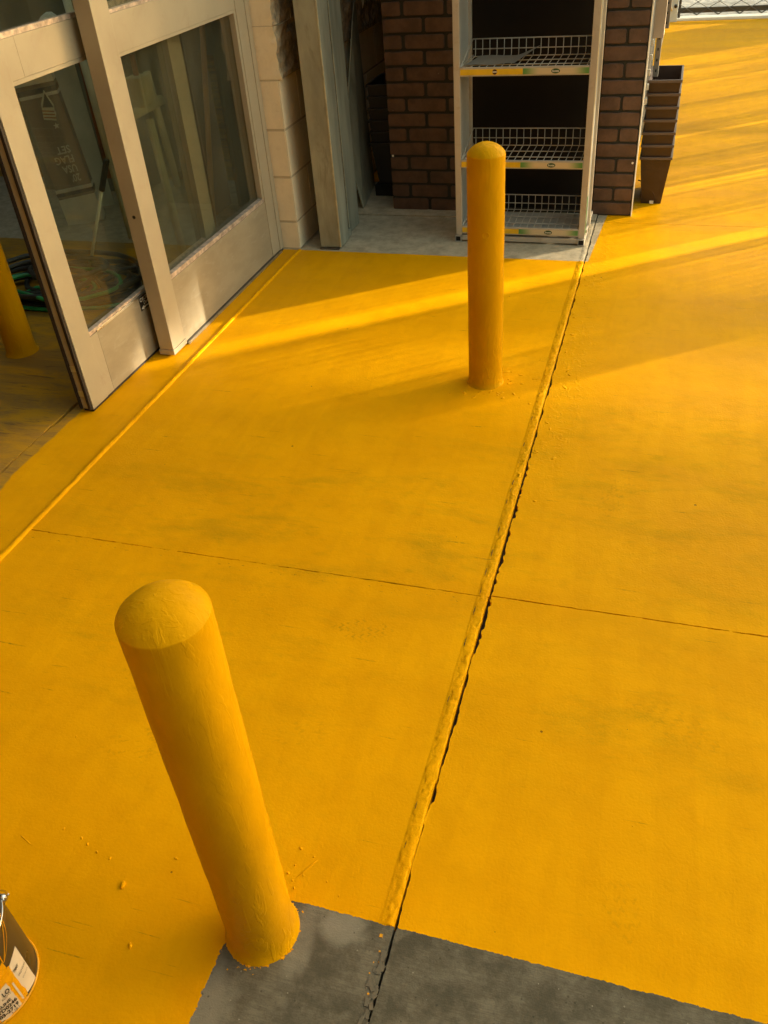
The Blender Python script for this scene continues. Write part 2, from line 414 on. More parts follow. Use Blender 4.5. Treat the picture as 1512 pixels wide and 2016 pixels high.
M['paper'] = surf('grey_board_sheet', (0.42, 0.39, 0.33), 0.7, var=0.08, vs=6, dirt=(0.30, 0.27, 0.22), dirt_amt=0.4)
M['pot'] = surf('brown_plastic_pot', (0.050, 0.024, 0.014), 0.45, var=0.15, vs=5, dirt=(0.09, 0.055, 0.04), dirt_amt=0.3, bump=0.0002)
M['pot_rim'] = surf('paler_brown_rim', (0.12, 0.085, 0.068), 0.45, var=0.15)  # rim tone paler and greyer than the pot bodies
M['pot_black'] = surf('black_plastic_pot', (0.022, 0.018, 0.018), 0.4, var=0.15)
M['beigesteel'] = surf('beige_rack_beam', (0.55, 0.44, 0.33), 0.4, var=0.05)
M['slotted'] = surf('grey_slotted_upright', (0.30, 0.26, 0.21), 0.45, 0.3, var=0.15)
M['fence'] = surf('dull_grey_fence_steel', (0.085, 0.075, 0.058), 0.55, 0.3, var=0.2)
M['kerbwhite'] = surf('white_painted_kerb', (0.80, 0.75, 0.66), 0.7, var=0.08, vs=6, bump=0.002, bs=50)
M['asphalt'] = surf('grey_asphalt', (0.15, 0.145, 0.13), 0.9, var=0.3, vs=3, bump=0.004, bs=90, space='world')
M['gravel'] = surf('pale_mottled_gravel', (0.30, 0.28, 0.25), 0.95, var=0.35, vs=9, bump=0.01, bs=40, dirt=(0.16, 0.145, 0.12), dirt_amt=0.6, ds=5, space='world')
M['stucco'] = surf('beige_store_wall', (0.50, 0.38, 0.25), 0.85, var=0.06, vs=4, bump=0.001, bs=80)
M['inwall'] = surf('dim_interior_wall', (0.26, 0.24, 0.18), 0.8, var=0.15, vs=2)
M['ceil'] = surf('interior_ceiling', (0.25, 0.24, 0.21), 0.9)
M['hose_black'] = surf('black_rubber_hose', (0.028, 0.028, 0.026), 0.4, var=0.2)
M['hose_green'] = surf('green_garden_hose', (0.02, 0.30, 0.10), 0.35, var=0.2)
M['wood'] = surf('pale_wooden_handle', (0.50, 0.29, 0.12), 0.5, var=0.15, vs=8, stretch=(1, 1, 0.2))
M['redwood'] = surf('orange_brown_handle', (0.28, 0.10, 0.035), 0.5, var=0.2)
M['boxbrown'] = surf('dark_brown_carton', (0.22, 0.165, 0.12), 0.55, var=0.12, vs=4)
M['boxgrey'] = surf('light_carton_band', (0.75, 0.73, 0.66), 0.55, var=0.1)
M['boxdark'] = surf('black_carton_band', (0.03, 0.028, 0.028), 0.55)
M['beigepole'] = surf('beige_pipe', (0.62, 0.54, 0.36), 0.5, var=0.15)
M['bluewhite'] = surf('bluish_white_board', (0.72, 0.76, 0.72), 0.5, var=0.1)
M['steelrod'] = surf('polished_rod', (0.85, 0.87, 0.83), 0.35, 0.0)
M['tin'] = surf('tin_plate', (0.62, 0.62, 0.62), 0.22, 0.95, var=0.1)
M['candark'] = surf('dark_can_print', (0.055, 0.038, 0.018), 0.32, var=0.25)
M['canlabel'] = surf('off_white_can_label', (0.66, 0.57, 0.44), 0.45, var=0.05)
M['drip'] = surf('wet_yellow_paint', (0.76, 0.34, 0.003), 0.28, var=0.06, bump=0.0004, bs=60)
M['concrete2'] = surf('bare_footing_concrete', (0.13, 0.11, 0.075), 0.85, bump=0.001, bs=80, space='world')
M['sun_slat'] = surf('added_board_grey', (0.30, 0.24, 0.17), 0.8, var=0.2, stretch=(1, 1, 0.2), vs=10)
M['blocker'] = surf('added_wall_dark', (0.055, 0.045, 0.032), 0.9, var=0.1, vs=2, bump=0.001, bs=60)  # for the added walls that cut sky light
M['pale_blocker'] = surf('added_blocker_paint', (0.45, 0.42, 0.36), 0.6, var=0.05)  # for the added shading panels, roof edge and coping
M['base'] = surf('joint_filler_dark', (0.028, 0.015, 0.008), 0.9, bump=0.002, bs=120)
M['downpipe'] = surf('pale_pipe_paint', (0.62, 0.66, 0.66), 0.4, var=0.1)

# ------------------------------------------------------------------ mesh helpers
def link(name, me, mat=None, parent=None, smooth=False):
    o = bpy.data.objects.new(name, me)
    col.objects.link(o)
    if mat is not None and len(me.materials) == 0:
        me.materials.append(M[mat] if isinstance(mat, str) else mat)
    if smooth:
        for p in me.polygons:
            p.use_smooth = True
    if parent is not None:
        o.parent = parent
    return o

def tag(o, label=None, cat=None, group=None, kind=None):
    if label: o['label'] = label
    if cat: o['category'] = cat
    if group: o['group'] = group
    if kind: o['kind'] = kind
    return o

def empty(name, loc, label=None, cat=None, group=None, kind=None, rz=0):
    o = bpy.data.objects.new(name, None)
    o.empty_display_size = 0.05
    col.objects.link(o)
    o.location = loc
    o.rotation_euler = (0, 0, rz)
    return tag(o, label, cat, group, kind)

def add_box(bm, x0, x1, y0, y1, z0, z1, mtx=None):
    vs = [bm.verts.new(v) for v in ((x0, y0, z0), (x1, y0, z0), (x1, y1, z0), (x0, y1, z0), (x0, y0, z1), (x1, y0, z1), (x1, y1, z1), (x0, y1, z1))]
    if mtx is not None:
        for v in vs: v.co = mtx @ v.co
    for f in ((0, 3, 2, 1), (4, 5, 6, 7), (0, 1, 5, 4), (1, 2, 6, 5), (2, 3, 7, 6), (3, 0, 4, 7)):
        bm.faces.new([vs[i] for i in f])
    return vs

def done(bm, name, mat, parent=None, bevel=0.0, seg=2, smooth=False):
    if bevel > 0:
        bmesh.ops.bevel(bm, geom=list(bm.edges), offset=bevel, segments=seg, affect='EDGES', profile=0.6)
    bmesh.ops.recalc_face_normals(bm, faces=bm.faces)
    me = bpy.data.meshes.new(name)
    bm.to_mesh(me)
    bm.free()
    return link(name, me, mat, parent, smooth)

def off(parent):
    """world offset of a parent (only translations are used for these)"""
    return Vector((0, 0, 0)) if parent is None else parent.location

def box(name, mat, x0, x1, y0, y1, z0, z1, parent=None, bevel=0.0, top=None, **kw):
    """axis box given in world metres, stored relative to its (translated) thing"""
    o = off(top if top is not None else parent)
    bm = bmesh.new()
    add_box(bm, x0 - o.x, x1 - o.x, y0 - o.y, y1 - o.y, z0 - o.z, z1 - o.z)
    return done(bm, name, mat, parent, bevel, **kw)

def add_tube(bm, pts, r, n=8, r2=None, cap=True):
    pts = [Vector(p) for p in pts]
    rings = []
    up = Vector((0, 0, 1))
    prev = None
    for i, p in enumerate(pts):
        t = (pts[min(i + 1, len(pts) - 1)] - pts[max(i - 1, 0)])
        if t.length < 1e-9: t = Vector((0, 0, 1))
        t.normalize()
        if prev is None:
            a = t.cross(up if abs(t.z) < 0.95 else Vector((1, 0, 0))).normalized()
        else:
            a = (prev - t * prev.dot(t)).normalized()
        prev = a
        b = t.cross(a)
        rr = r if r2 is None else r + (r2 - r) * i / (len(pts) - 1)
        rings.append([bm.verts.new(p + (a * math.cos(2 * math.pi * k / n) + b * math.sin(2 * math.pi * k / n)) * rr) for k in range(n)])
    for A, B in zip(rings, rings[1:]):
        for k in range(n):
            bm.faces.new((A[k], A[(k + 1) % n], B[(k + 1) % n], B[k]))
    if cap:
        bm.faces.new(list(reversed(rings[0]))); bm.faces.new(rings[-1])

def tube(name, mat, pts, r, parent=None, top=None, n=8, r2=None):
    o = off(top if top is not None else parent)
    bm = bmesh.new()
    add_tube(bm, [Vector(p) - o for p in pts], r, n, r2)
    return done(bm, name, mat, parent, smooth=True)

def lathe(bm, prof, n=48, wob=0.0, c=(0, 0), seed=0):
    rnd = random.Random(seed)
    ph = [rnd.uniform(0, 6.28) for _ in range(6)]
    rings = []
    for r, z in prof:
        ring = []
        for k in range(n):
            a = 2 * math.pi * k / n
            e = wob * (math.sin(3 * a + ph[0] + z * 25) + 0.7 * math.sin(7 * a + ph[1] - z * 50) + 0.6 * math.sin(13 * a + ph[2] + z * 90)) / 2
            ring.append(bm.verts.new((c[0] + (r + e * min(1, r / 0.02)) * math.cos(a), c[1] + (r + e * min(1, r / 0.02)) * math.sin(a), z)))
        rings.append(ring)
    for A, B in zip(rings, rings[1:]):
        for k in range(n):
            bm.faces.new((A[k], A[(k + 1) % n], B[(k + 1) % n], B[k]))
    bm.faces.new(rings[-1])

def text_mesh(txt, size, width=None, bold=0.0):
    cu = bpy.data.curves.new('print', 'FONT')
    cu.body = txt
    cu.size = size
    cu.resolution_u = 2
    cu.offset = bold
    o = bpy.data.objects.new('print', cu)
    col.objects.link(o)
    dg = bpy.context.evaluated_depsgraph_get()
    me = bpy.data.meshes.new_from_object(o.evaluated_get(dg))
    bpy.data.objects.remove(o)
    vs = [(v.co.x, v.co.y) for v in me.vertices]
    fs = [tuple(p.vertices) for p in me.polygons]
    bpy.data.meshes.remove(me)
    if width and vs:
        mx = max(v[0] for v in vs); mn = min(v[0] for v in vs)
        f = width / (mx - mn)
        vs = [((v[0] - mn) * f, v[1]) for v in vs]
    return vs, fs

def flat_mesh(name, vs, fs, fn, mat, parent):
    me = bpy.data.meshes.new(name)
    me.from_pydata([fn(*v) for v in vs], [], fs)
    me.update()
    return link(name, me, mat, parent)

# ================================================================== GROUND
pave = empty('pavement', (0, 0, 0), kind='structure')
bm = bmesh.new()
add_box(bm, -1.62, 2.9, -4.0, 9.96, -0.06, -0.016)
add_box(bm, -6.0, -1.62, -4.0, 9.0, -0.06, -0.016)
done(bm, 'joint_bed', 'base', pave)

def jitter_line(p, q, step, amp, rnd, fine=0.0):
    p = Vector(p); q = Vector(q)
    L = (q - p).length
    n = max(1, int(L / step))
    d = (q - p) / L
    nn = Vector((-d.y, d.x))
    out = []
    a = 0.0
    for i in range(n + 1):
        a = a * 0.72 + rnd.gauss(0, 1) * 0.6
        e = amp * a * (0 if i in (0, n) else 1)
        out.append(p + d * (L * i / n) + nn * (e + rnd.uniform(-fine, fine)))
    return out

def slab(name, edges, zt=0.0, zb=-0.016):
    """edges: list of point lists going round"""
    ring = []
    for e in edges:
        for p in e:
            if not ring or (Vector(p) - ring[-1]).length > 1e-4:
                ring.append(Vector(p))
    if (ring[0] - ring[-1]).length < 1e-4: ring.pop()
    bm = bmesh.new()
    t = [bm.verts.new((p.x, p.y, zt)) for p in ring]
    b = [bm.verts.new((p.x, p.y, zb)) for p in ring]
    bm.faces.new(t)
    n = len(ring)
    for i in range(n):
        bm.faces.new((t[i], b[i], b[(i + 1) % n], t[(i + 1) % n]))
    bmesh.ops.triangulate(bm, faces=[f for f in bm.faces if len(f.verts) > 4])
    return done(bm, name, 'floor', pave)

rnd = random.Random(11)
XJ = -0.288            # long joint
XS = -1.622            # bead by the doors
XI = -1.905            # crack in front of the indoor slab
YC = 1.527             # cross joint
# right edge of the middle slabs: the bead hides it; left edge of the right slabs is chipped
def right_edge(y0, y1):
    pts = jitter_line((XJ, y0), (XJ, y1), 0.008, 0.0009, rnd, 0.0005)
    out = []
    for p in pts:
        wdt = 0.0028
        if p.y > 2.0: wdt += 0.0014 + (0.0022 if math.sin(p.y * 71) * math.sin(p.y * 29 + 1) > 0.3 else 0)
        if 1.35 < p.y < 2.1: wdt += 0.0015 + (0.004 if math.sin(p.y * 47) * math.sin(p.y * 113 + 2) > 0.25 else 0)
        if 1.95 > p.y > 0.92: wdt += 0.0030 * (0.5 + 0.5 * math.sin(p.y * 23)) + (0.0025 if math.sin(p.y * 61 + 1) > 0.2 else 0)
        if 0.93 > p.y > 0.78: wdt = 0.0012
        if p.y < 0.72: wdt = 0.0036
        if p.y > 2.2: wdt += 0.0012 * math.sin(p.y * 37)
        out.append(Vector((p.x + wdt, p.y)))
    return out
E_lo = right_edge(-4.0, YC - 0.0016)
E_hi = right_edge(YC + 0.0016, 9.95)
def cross_edge(x0, x1, y, sgn, w, gaps=0.0):
    pts = jitter_line((x0, y), (x1, y), 0.006, 0.0004, rnd, 0.0003)
    out = []
    g = 0
    for p in pts:
        if g > 0: g -= 1
        elif rnd.random() < gaps: g = rnd.randint(2, 8)
        out.append(Vector((p.x, p.y + sgn * (w if g == 0 else 0.00005))))
    return out
# right hand slabs
c_lo = cross_edge(XJ + 0.003, 2.8, YC, -1, 0.0020, 0.02)
slab('slab', [E_lo, c_lo, [(2.8, -4.0)]])
c_hi = cross_edge(XJ + 0.003, 2.8, YC, 1, 0.0015, 0.02)
YR = 4.205
slab('slab', [[(2.8, YR - 0.001), (2.8, YC + 0.002)][::-1], [(2.8, YR - 0.0015), (XJ + 0.006, YR - 0.0015)], [p for p in reversed([q for q in E_hi if q.y < YR - 0.003])], c_hi])
slab('slab', [[(2.8, 9.95), (-0.6, 9.95), (XJ + 0.004, 9.95)], [p for p in reversed([q for q in E_hi if q.y > YR + 0.003])], [(XJ + 0.006, YR + 0.0012), (2.8, YR + 0.0012)]])
# middle slabs
c1 = cross_edge(XS, XJ, YC - 0.006, -1, 0.0017, 0.07)
slab('slab', [[(XS, -4.0), (XJ - 0.001, -4.0), (XJ - 0.001, YC - 0.01)], list(reversed(c1))])
c2 = cross_edge(XS, XJ, YC - 0.006, 1, 0.0011, 0.07)
slab('slab', [c2, [(XJ - 0.001, 4.214), (XS, 4.214)]])
slab('slab', [[(XS, 4.218), (XJ - 0.001, 4.218), (XJ - 0.001, 9.95), (XS, 9.95)]], zt=0.006)
# strip in front of the doors and the floor indoors
e1 = jitter_line((XI + 0.007, -4.0), (XI + 0.007, 9.0), 0.012, 0.0026, rnd, 0.0008)
slab('slab', [[(XS - 0.002, 9.0), (XS - 0.002, -4.0)], e1])
e2 = jitter_line((XI - 0.003, -4.0), (XI - 0.003, 9.0), 0.012, 0.0016, rnd, 0.0008)
slab('slab', [[(-6.0, -4.0)], e2, [(-6.0, 9.0)]])

def bead(name, x0, y0, y1, wd, ht, step=0.006, amp=0.0012, seed=3, taper=None, rgh=1.0):
    rr = random.Random(seed)
    n = int((y1 - y0) / step)
    bm = bmesh.new()
    prof = [(-0.5, 0.0), (-0.42, 0.55), (-0.2, 0.95), (0.05, 1.0), (0.28, 0.8), (0.42, 0.35), (0.5, -0.9)]
    rings = []
    al = ar = ah = 0.0
    lows = [0.0] * len(prof)
    for i in range(n + 1):
        y = y0 + (y1 - y0) * i / n
        al = al * 0.8 + rr.gauss(0, amp * 0.7)
        ar = ar * 0.75 + rr.gauss(0, amp * 0.5)
        ah = ah * 0.8 + rr.gauss(0, 0.05)
        wv = wd * (1 if taper is None else taper(y))
        ring = []
        for j, (u, h) in enumerate(prof):
            lows[j] = lows[j] * 0.62 + rr.gauss(0, 0.15 * rgh)
            xx = x0 + u * wv + (al if u < 0 else ar)
            zz = ht * max(-1.2, h * (1 + ah) + (lows[j] if 0 < j < 6 else 0))
            if j == 0: zz = 0.0004
            if j == 6: zz = -0.012
            ring.append(bm.verts.new((xx, y, zz)))
        rings.append(ring)
    for A, B in zip(rings, rings[1:]):
        for k in range(len(A) - 1):
            bm.faces.new((A[k], A[k + 1], B[k + 1], B[k]))
    return done(bm, name, 'floor', pave, smooth=True)
bead('joint_bead', XJ - 0.0125, 0.678, 4.20, 0.022, 0.0016, step=0.0035, amp=0.0019, seed=5, rgh=2.4)
bead('joint_bead', XS - 0.008, 0.6, 3.706, 0.019, 0.0065, amp=0.0007, seed=9, rgh=0.6)

# broken filler in the joint across the bare concrete
rr = random.Random(21)
bm = bmesh.new()
for i in range(44):
    y = rr.uniform(0.46, 0.63); x = XJ - rr.uniform(0.0, 0.018) * (1 if y < 0.60 else 0.4)
    sz = rr.uniform(0.0010, 0.0034)
    vs = add_box(bm, -sz, sz, -sz * rr.uniform(1, 4), sz * rr.uniform(1, 4), -0.001, sz * 0.5, Matrix.Translation((x, y, 0)) @ Matrix.Rotation(rr.uniform(-0.6, 0.6), 4, 'Z'))
tag(done(bm, 'filler_crumbs', 'concrete2', pave), kind='stuff')
bm = bmesh.new()
for i in range(11):
    if i < 5:
        a = rr.uniform(R(-125), R(25)); q = NBR + rr.uniform(0.004, 0.03) * rr.random() + 0.003
        x = NBX + q * math.cos(a); y = NBY + q * math.sin(a)
    else:
        x = XJ - rr.uniform(0.0, 0.022); y = rr.uniform(0.55, 0.665)
    sz = rr.uniform(0.0008, 0.0030)
    add_box(bm, -sz, sz, -sz, sz, 0.0002, sz * 0.5, Matrix.Translation((x, y, 0)) @ Matrix.Rotation(rr.uniform(0, 3), 4, 'Z'))
tag(done(bm, 'paint_crumbs', 'drip', pave), kind='stuff')

# pebbles and twigs painted over
def lump(x, y, r, h, st=1.0, rz=0.0):
    bm = bmesh.new()
    bmesh.ops.create_icosphere(bm, subdivisions=2, radius=1.0)
    q = random.Random(int(x * 1e4) & 65535)
    mt = Matrix.Translation((x, y, 0)) @ Matrix.Rotation(rz + (q.uniform(0, 3) if st == 1 else 0), 4, 'Z') @ Matrix.Diagonal((r * st * (0.85 if st == 1 else 1), r * (0.55 if st == 1 else 1), h * 0.75, 1))
    for v in bm.verts:
        v.co *= 1 + q.uniform(-0.25, 0.2)
        v.co = mt @ v.co
    return done(bm, 'painted_lump', 'floor', pave, smooth=True)
for x, y, r, h in ((-0.794, 0.626, 0.0095, 0.006), (-0.924, 0.691, 0.004, 0.003), (-0.905, 0.682, 0.004, 0.003), (-0.846, 0.667, 0.004, 0.003),
                   (-0.723, 0.698, 0.005, 0.002), (-0.878, 0.672, 0.004, 0.003), (-0.724, 0.53, 0.007, 0.004), (-0.97, 0.70, 0.004, 0.002),
                   (-0.502, 0.700, 0.004, 0.003), (-0.492, 0.712, 0.003, 0.0025), (-0.505, 0.723, 0.004, 0.003), (-0.484, 0.699, 0.003, 0.003),
                   (-0.498, 0.741, 0.003, 0.003), (-0.513, 0.705, 0.003, 0.003), (-0.476, 0.726, 0.003, 0.002), (-0.47, 0.765, 0.003, 0.002), (-0.50, 0.775, 0.005, 0.003),
                   (-1.072, 0.902, 0.003, 0.002), (-0.40, 0.705, 0.003, 0.002), (-0.43, 0.725, 0.003, 0.002), (0.09, 0.97, 0.002, 0.001)):
    lump(x, y, r, h)
lump(-0.474, 0.740, 0.0014, 0.0016, 17, R(58))
lump(-1.03, 0.66, 0.0014, 0.0014, 14, R(-20))
for i in range(46):        # rough skin of paint around the far bollard and the joint
    q = random.Random(i + 50)
    if i < 20: x, y = XJ + 0.012 + abs(q.gauss(0, 0.03)), q.uniform(1.9, 3.6)
    elif i < 34:
        a = q.uniform(-2.6, 0.6); rad = 0.07 + abs(q.gauss(0, 0.03)); x, y = -0.506 + rad * math.cos(a), 2.587 + rad * math.sin(a)
    else: x, y = q.uniform(-0.46, -0.30), q.uniform(2.45, 2.8)
    lump(x, y, q.uniform(0.002, 0.005), q.uniform(0.001, 0.0028), q.uniform(1, 3), q.uniform(0, 3))

# ground outside the painted apron
g = box('ground', 'gravel', -60, 80, 9.96, 120, -0.20, -0.05); tag(g, kind='structure')
g = box('ground', 'asphalt', 2.9, 80, -60, 9.96, -0.20, -0.05); tag(g, kind='structure')
g = box('ground', 'asphalt', -6.0, 2.9, -60, -4.0, -0.20, -0.012); tag(g, kind='structure')

# ================================================================== BOLLARDS
def bollard(x, y, r, zs, zt, label, seed, wob=0.0005, flare=0.006):
    t = empty('bollard', (x, y, 0), label, 'bollard', 'yellow bollards around the doors')
    prof = []
    for z, e in ((-0.01, flare), (0.0, flare), (0.003, flare * 0.7), (0.008, flare * 0.35), (0.016, 0.0008)):
        prof.append((r + e, z))
    n = 46
    for i in range(1, n + 1):
        prof.append((r, 0.016 + (zs - 0.020) * i / n))
    prof.append((r - 0.0006, zs))
    for i in range(1, 15):
        a = i / 14
        rr_ = (r - 0.0012) * (1 - a) if a < 1 else 0.0004
        prof.append((rr_, zs + 0.001 + (zt - zs - 0.001) * (1 - (rr_ / r) ** 2.3)))
    # the pipe and its mortar crown
    k = 6 + n
    bm = bmesh.new(); lathe(bm, prof[:k], 72, wob, seed=seed); done(bm, 'post_pipe', 'bollard', t, smooth=True)
    bm = bmesh.new(); lathe(bm, prof[k - 1:], 72, wob * 1.2, seed=seed); done(bm, 'domed_cap', 'bollard', t, smooth=True)
    return t
nb = bollard(NBX, NBY, NBR - 0.0005, 0.764, 0.790, 'large yellow bollard in the foreground on the edge of the bare concrete', 1, 0.0006, 0.007)
fb = bollard(-0.506, 2.587, 0.0572, 0.757, 0.787, 'yellow bollard standing in front of the wire shelf rack', 2, 0.0004, 0.006)
# round plug painted over on the far bollard, facing the viewer
bm = bmesh.new()
for rr_, dz in ((0.012, 0.0), (0.0105, 0.0008), (0.009, 0.0003)):
    pass
def plug():
    vs = []
    fs = []
    n = 24
    rings = ((0.0125, 0.0572), (0.0115, 0.0581), (0.0100, 0.0581), (0.0092, 0.0576), (0.0, 0.0576))
    for (pr, rad) in rings:
        for k in range(n):
            a = 2 * math.pi * k / n
            s_ = pr * math.cos(a); z = 0.531 + pr * math.sin(a)
            th = R(-80) + s_ / 0.0572
            vs.append((rad * math.cos(th), rad * math.sin(th), z))
    for i in range(len(rings) - 1):
        for k in range(n):
            fs.append((i * n + k, i * n + (k + 1) % n, (i + 1) * n + (k + 1) % n, (i + 1) * n + k))
    return vs, fs
bm.free()
v, f = plug()
me = bpy.data.meshes.new('painted_plug'); me.from_pydata(v, [], f); me.update()
link('painted_plug', me, 'bollard', fb, True)
ib = bollard(-2.372, 2.530, 0.0575, 0.80, 0.83, 'yellow bollard inside the doorway beside the pile of hoses', 3, 0.0004, 0.008)

# ================================================================== DOORS
XF = -1.7145      # outer face of the fixed leaf
XD = -1.800       # outer face of the sliding leaf
TOPZ = 2.25
fx = empty('fixed_door_panel', (XF, 2.585, 0), 'fixed almond door panel with a patch of sunlight at its foot', 'door panel')
fxi = XF - 0.058
box('stile', 'almond', fxi, XF, 2.585, 2.682, 0.028, TOPZ, fx, 0.0015)
box('foot_cap', 'almond', fxi - 0.004, XF + 0.002, 2.583, 2.688, 0.006, 0.0265, fx, 0.002)
box('stile', 'almond', fxi, XF, 3.585, 3.668, 0.012, TOPZ, fx, 0.0015)
box('bottom_rail', 'almond_dirty', fxi + 0.004, XF - 0.0025, 2.683, 3.584, 0.012, 0.266, fx, 0.0012)
box('mid_rail', 'almond', fxi + 0.004, XF - 0.0025, 2.683, 3.584, 1.026, 1.1365, fx, 0.0012)
box('top_rail', 'almond', fxi + 0.004, XF - 0.0025, 2.683, 3.584, 2.14, TOPZ, fx, 0.0012)
box('glass', 'glass2', XF - 0.034, XF - 0.028, 2.683, 3.584, 0.267, 1.025, fx)
box('glass', 'glass2', XF - 0.034, XF - 0.028, 2.683, 3.584, 1.144, 2.139, fx)
for z0, z1, mm in ((0.2665, 0.284, 'tape'), (1.137, 1.147, 'tape'), (1.0145, 1.0255, 'almond')):
    box('glazing_bead', mm, XF - 0.027, XF - 0.004, 2.683, 3.584, z0, z1, fx, 0.001)
for y0, y1 in ((2.6825, 2.690), (3.566, 3.5845)):
    box('glazing_bead', 'almond' if y0 > 3 else 'almond', XF - 0.027, XF - 0.003, y0, y1, 0.2845, 1.014, fx, 0.001)
bm = bmesh.new(); add_tube(bm, [(-0.029, -0.0008, 0.534), (-0.029, 0.004, 0.534)], 0.0062, 16)
done(bm, 'bolt_hole_plug', 'black', fx)
box('threshold', 'track', XF - 0.05, XF + 0.004, 2.69, 3.70, 0.001, 0.0105, fx)
box('threshold_edge', 'alu', XF + 0.0045, XF + 0.0095, 2.69, 3.668, 0.0005, 0.008, fx)

sd = empty('sliding_door', (XD, 2.147, 0), 'sliding almond glass door standing part open with caution sticker', 'sliding door')
sdi = XD - 0.050
box('stile', 'almond', sdi, XD, 2.150, 2.245, 0.012, TOPZ, sd, 0.0015)
box('stile', 'almond', sdi, XD, 3.148, 3.243, 0.012, TOPZ, sd, 0.0015)
box('corner_cap', 'almond', sdi + 0.003, XD - 0.0012, 2.2455, 2.288, 0.013, 0.2405, sd, 0.0008)
box('corner_cap', 'almond', sdi + 0.003, XD - 0.0012, 2.2455, 2.305, 1.032, 1.138, sd, 0.0008)
box('bottom_rail', 'almond_dirty', sdi + 0.003, XD - 0.002, 2.2895, 3.1475, 0.013, 0.2405, sd, 0.001)
box('mid_rail', 'almond', sdi + 0.003, XD - 0.002, 2.3065, 3.1475, 1.032, 1.138, sd, 0.001)
box('top_rail', 'almond', sdi + 0.003, XD - 0.002, 2.2455, 3.1475, 2.14, TOPZ, sd, 0.001)
box('glass', 'glass', XD - 0.030, XD - 0.024, 2.2455, 3.1475, 0.242, 1.0315, sd)
box('glass', 'glass', XD - 0.030, XD - 0.024, 2.2455, 3.1475, 1.150, 2.139, sd)
box('glazing_bead', 'tape', XD - 0.022, XD - 0.003, 2.2455, 3.1475, 0.2415, 0.256, sd, 0.001)
box('glazing_strip', 'alu', XD - 0.014, XD + 0.0012, 2.286, 3.1475, 0.2395, 0.2475, sd, 0.001)
box('glazing_bead', 'almond', XD - 0.022, XD - 0.003, 2.2455, 3.1475, 1.019, 1.0312, sd, 0.001)
box('glazing_bead', 'tape', XD - 0.022, XD - 0.003, 2.2455, 3.1475, 1.1385, 1.1525, sd, 0.001)
box('bottom_sweep', 'gasket', sdi + 0.006, XD - 0.006, 2.155, 3.24, 0.001, 0.012, sd)
# leading edge: two brush gaskets either side of a pale strip with grey clips
box('edge_gasket', 'gasket', XD - 0.014, XD - 0.003, 2.1385, 2.1498, 0.016, TOPZ, sd, 0.001)
box('edge_gasket', 'gasket', sdi + 0.000, sdi + 0.011, 2.1405, 2.1498, 0.016, TOPZ, sd, 0.001)
box('edge_strip', 'almond', sdi + 0.0115, XD - 0.0145, 2.1455, 2.1498, 0.016, TOPZ, sd)
for z in (0.075, 0.17):
    box('edge_clip', 'alu', sdi + 0.0118, XD - 0.0148, 2.1435, 2.1452, z - 0.011, z + 0.011, sd)
# sticker CAUTION / DOOR / arrow
st = box('caution_sticker', 'black', XD - 0.0019, XD - 0.0012, 2.572, 2.700, 0.186, 0.237, sd)
o = sd.location
for txt, size, y0, z0, wd in (('CAUTION', 0.020, 2.576, 0.219, 0.092), ('Door', 0.019, 2.598, 0.2035, 0.040)):
    vs, fs = text_mesh(txt, size, wd, 0.0006)
    flat_mesh('sticker_lettering', vs, fs, lambda a, b: (-0.0009, y0 + a - o.y, z0 + b), 'white', st)
arrow = [(0.0, 0.0), (0.019, 0.0115), (0.019, 0.0045), (0.085, 0.0045), (0.085, -0.0045), (0.019, -0.0045), (0.019, -0.0115)]
flat_mesh('sticker_arrow', arrow, [(0, 1, 6), (2, 3, 4, 5), (1, 2, 5, 6)], lambda a, b: (-0.0009, 2.5745 + a - o.y, 0.1945 + b * 0.75), 'white', st)

jb = empty('door_frame', (XF, 3.672, 0), 'almond door frame upright against the block wall', 'door frame')
box('jamb', 'almond', XF - 0.12, XF + 0.001, 3.6725, 3.712, 0.002, 2.35, jb, 0.0015)
box('jamb_seal', 'gasket', XF - 0.05, XF - 0.004, 3.6682, 3.6722, 0.012, 2.25, jb)
box('header', 'almond', XF - 0.12, XF + 0.001, -0.6, 3.671, 2.2505, 2.40, jb, 0.002)

# ================================================================== STORE SHELL (mostly outside the picture)
sh = empty('store_front_wall', (-1.8, 0, 0), 'plain beige store wall above and beside the sliding doors', 'wall')
box('upper_wall', 'stucco', -2.0, -1.72, -6, 3.71, 2.402, 4.6, sh)
box('side_wall', 'stucco', -2.0, -1.72, -6, -0.62, 0.0, 2.40, sh)
rm = empty('store_interior', (-4, 3, 0), 'dim interior walls seen through the door glass', 'wall')
box('back_wall', 'inwall', -5.9, -5.8, -4, 8.9, 0.0, 3.2, rm)
box('end_wall', 'inwall', -5.79, -2.0, 8.8, 8.9, 0.0, 3.2, rm)
box('end_wall', 'inwall', -5.79, -2.0, -4.0, -3.9, 0.0, 3.2, rm)
box('ceiling', 'ceil', -5.79, -2.01, -3.89, 2.3, 3.0, 3.1, rm)
box('ceiling', 'ceil', -5.79, -2.01, 5.2, 8.79, 3.0, 3.1, rm)
box('ceiling', 'ceil', -5.79, -4.0, 2.305, 5.195, 3.0, 3.1, rm)  # opening left between the ceiling pieces is added to let sky light in
box('ceiling', 'ceil', -2.45, -2.01, 2.305, 5.195, 3.0, 3.1, rm)
box('side_wall', 'inwall', -2.0, -1.85, 4.75, 8.79, 0.0, 3.0, rm)

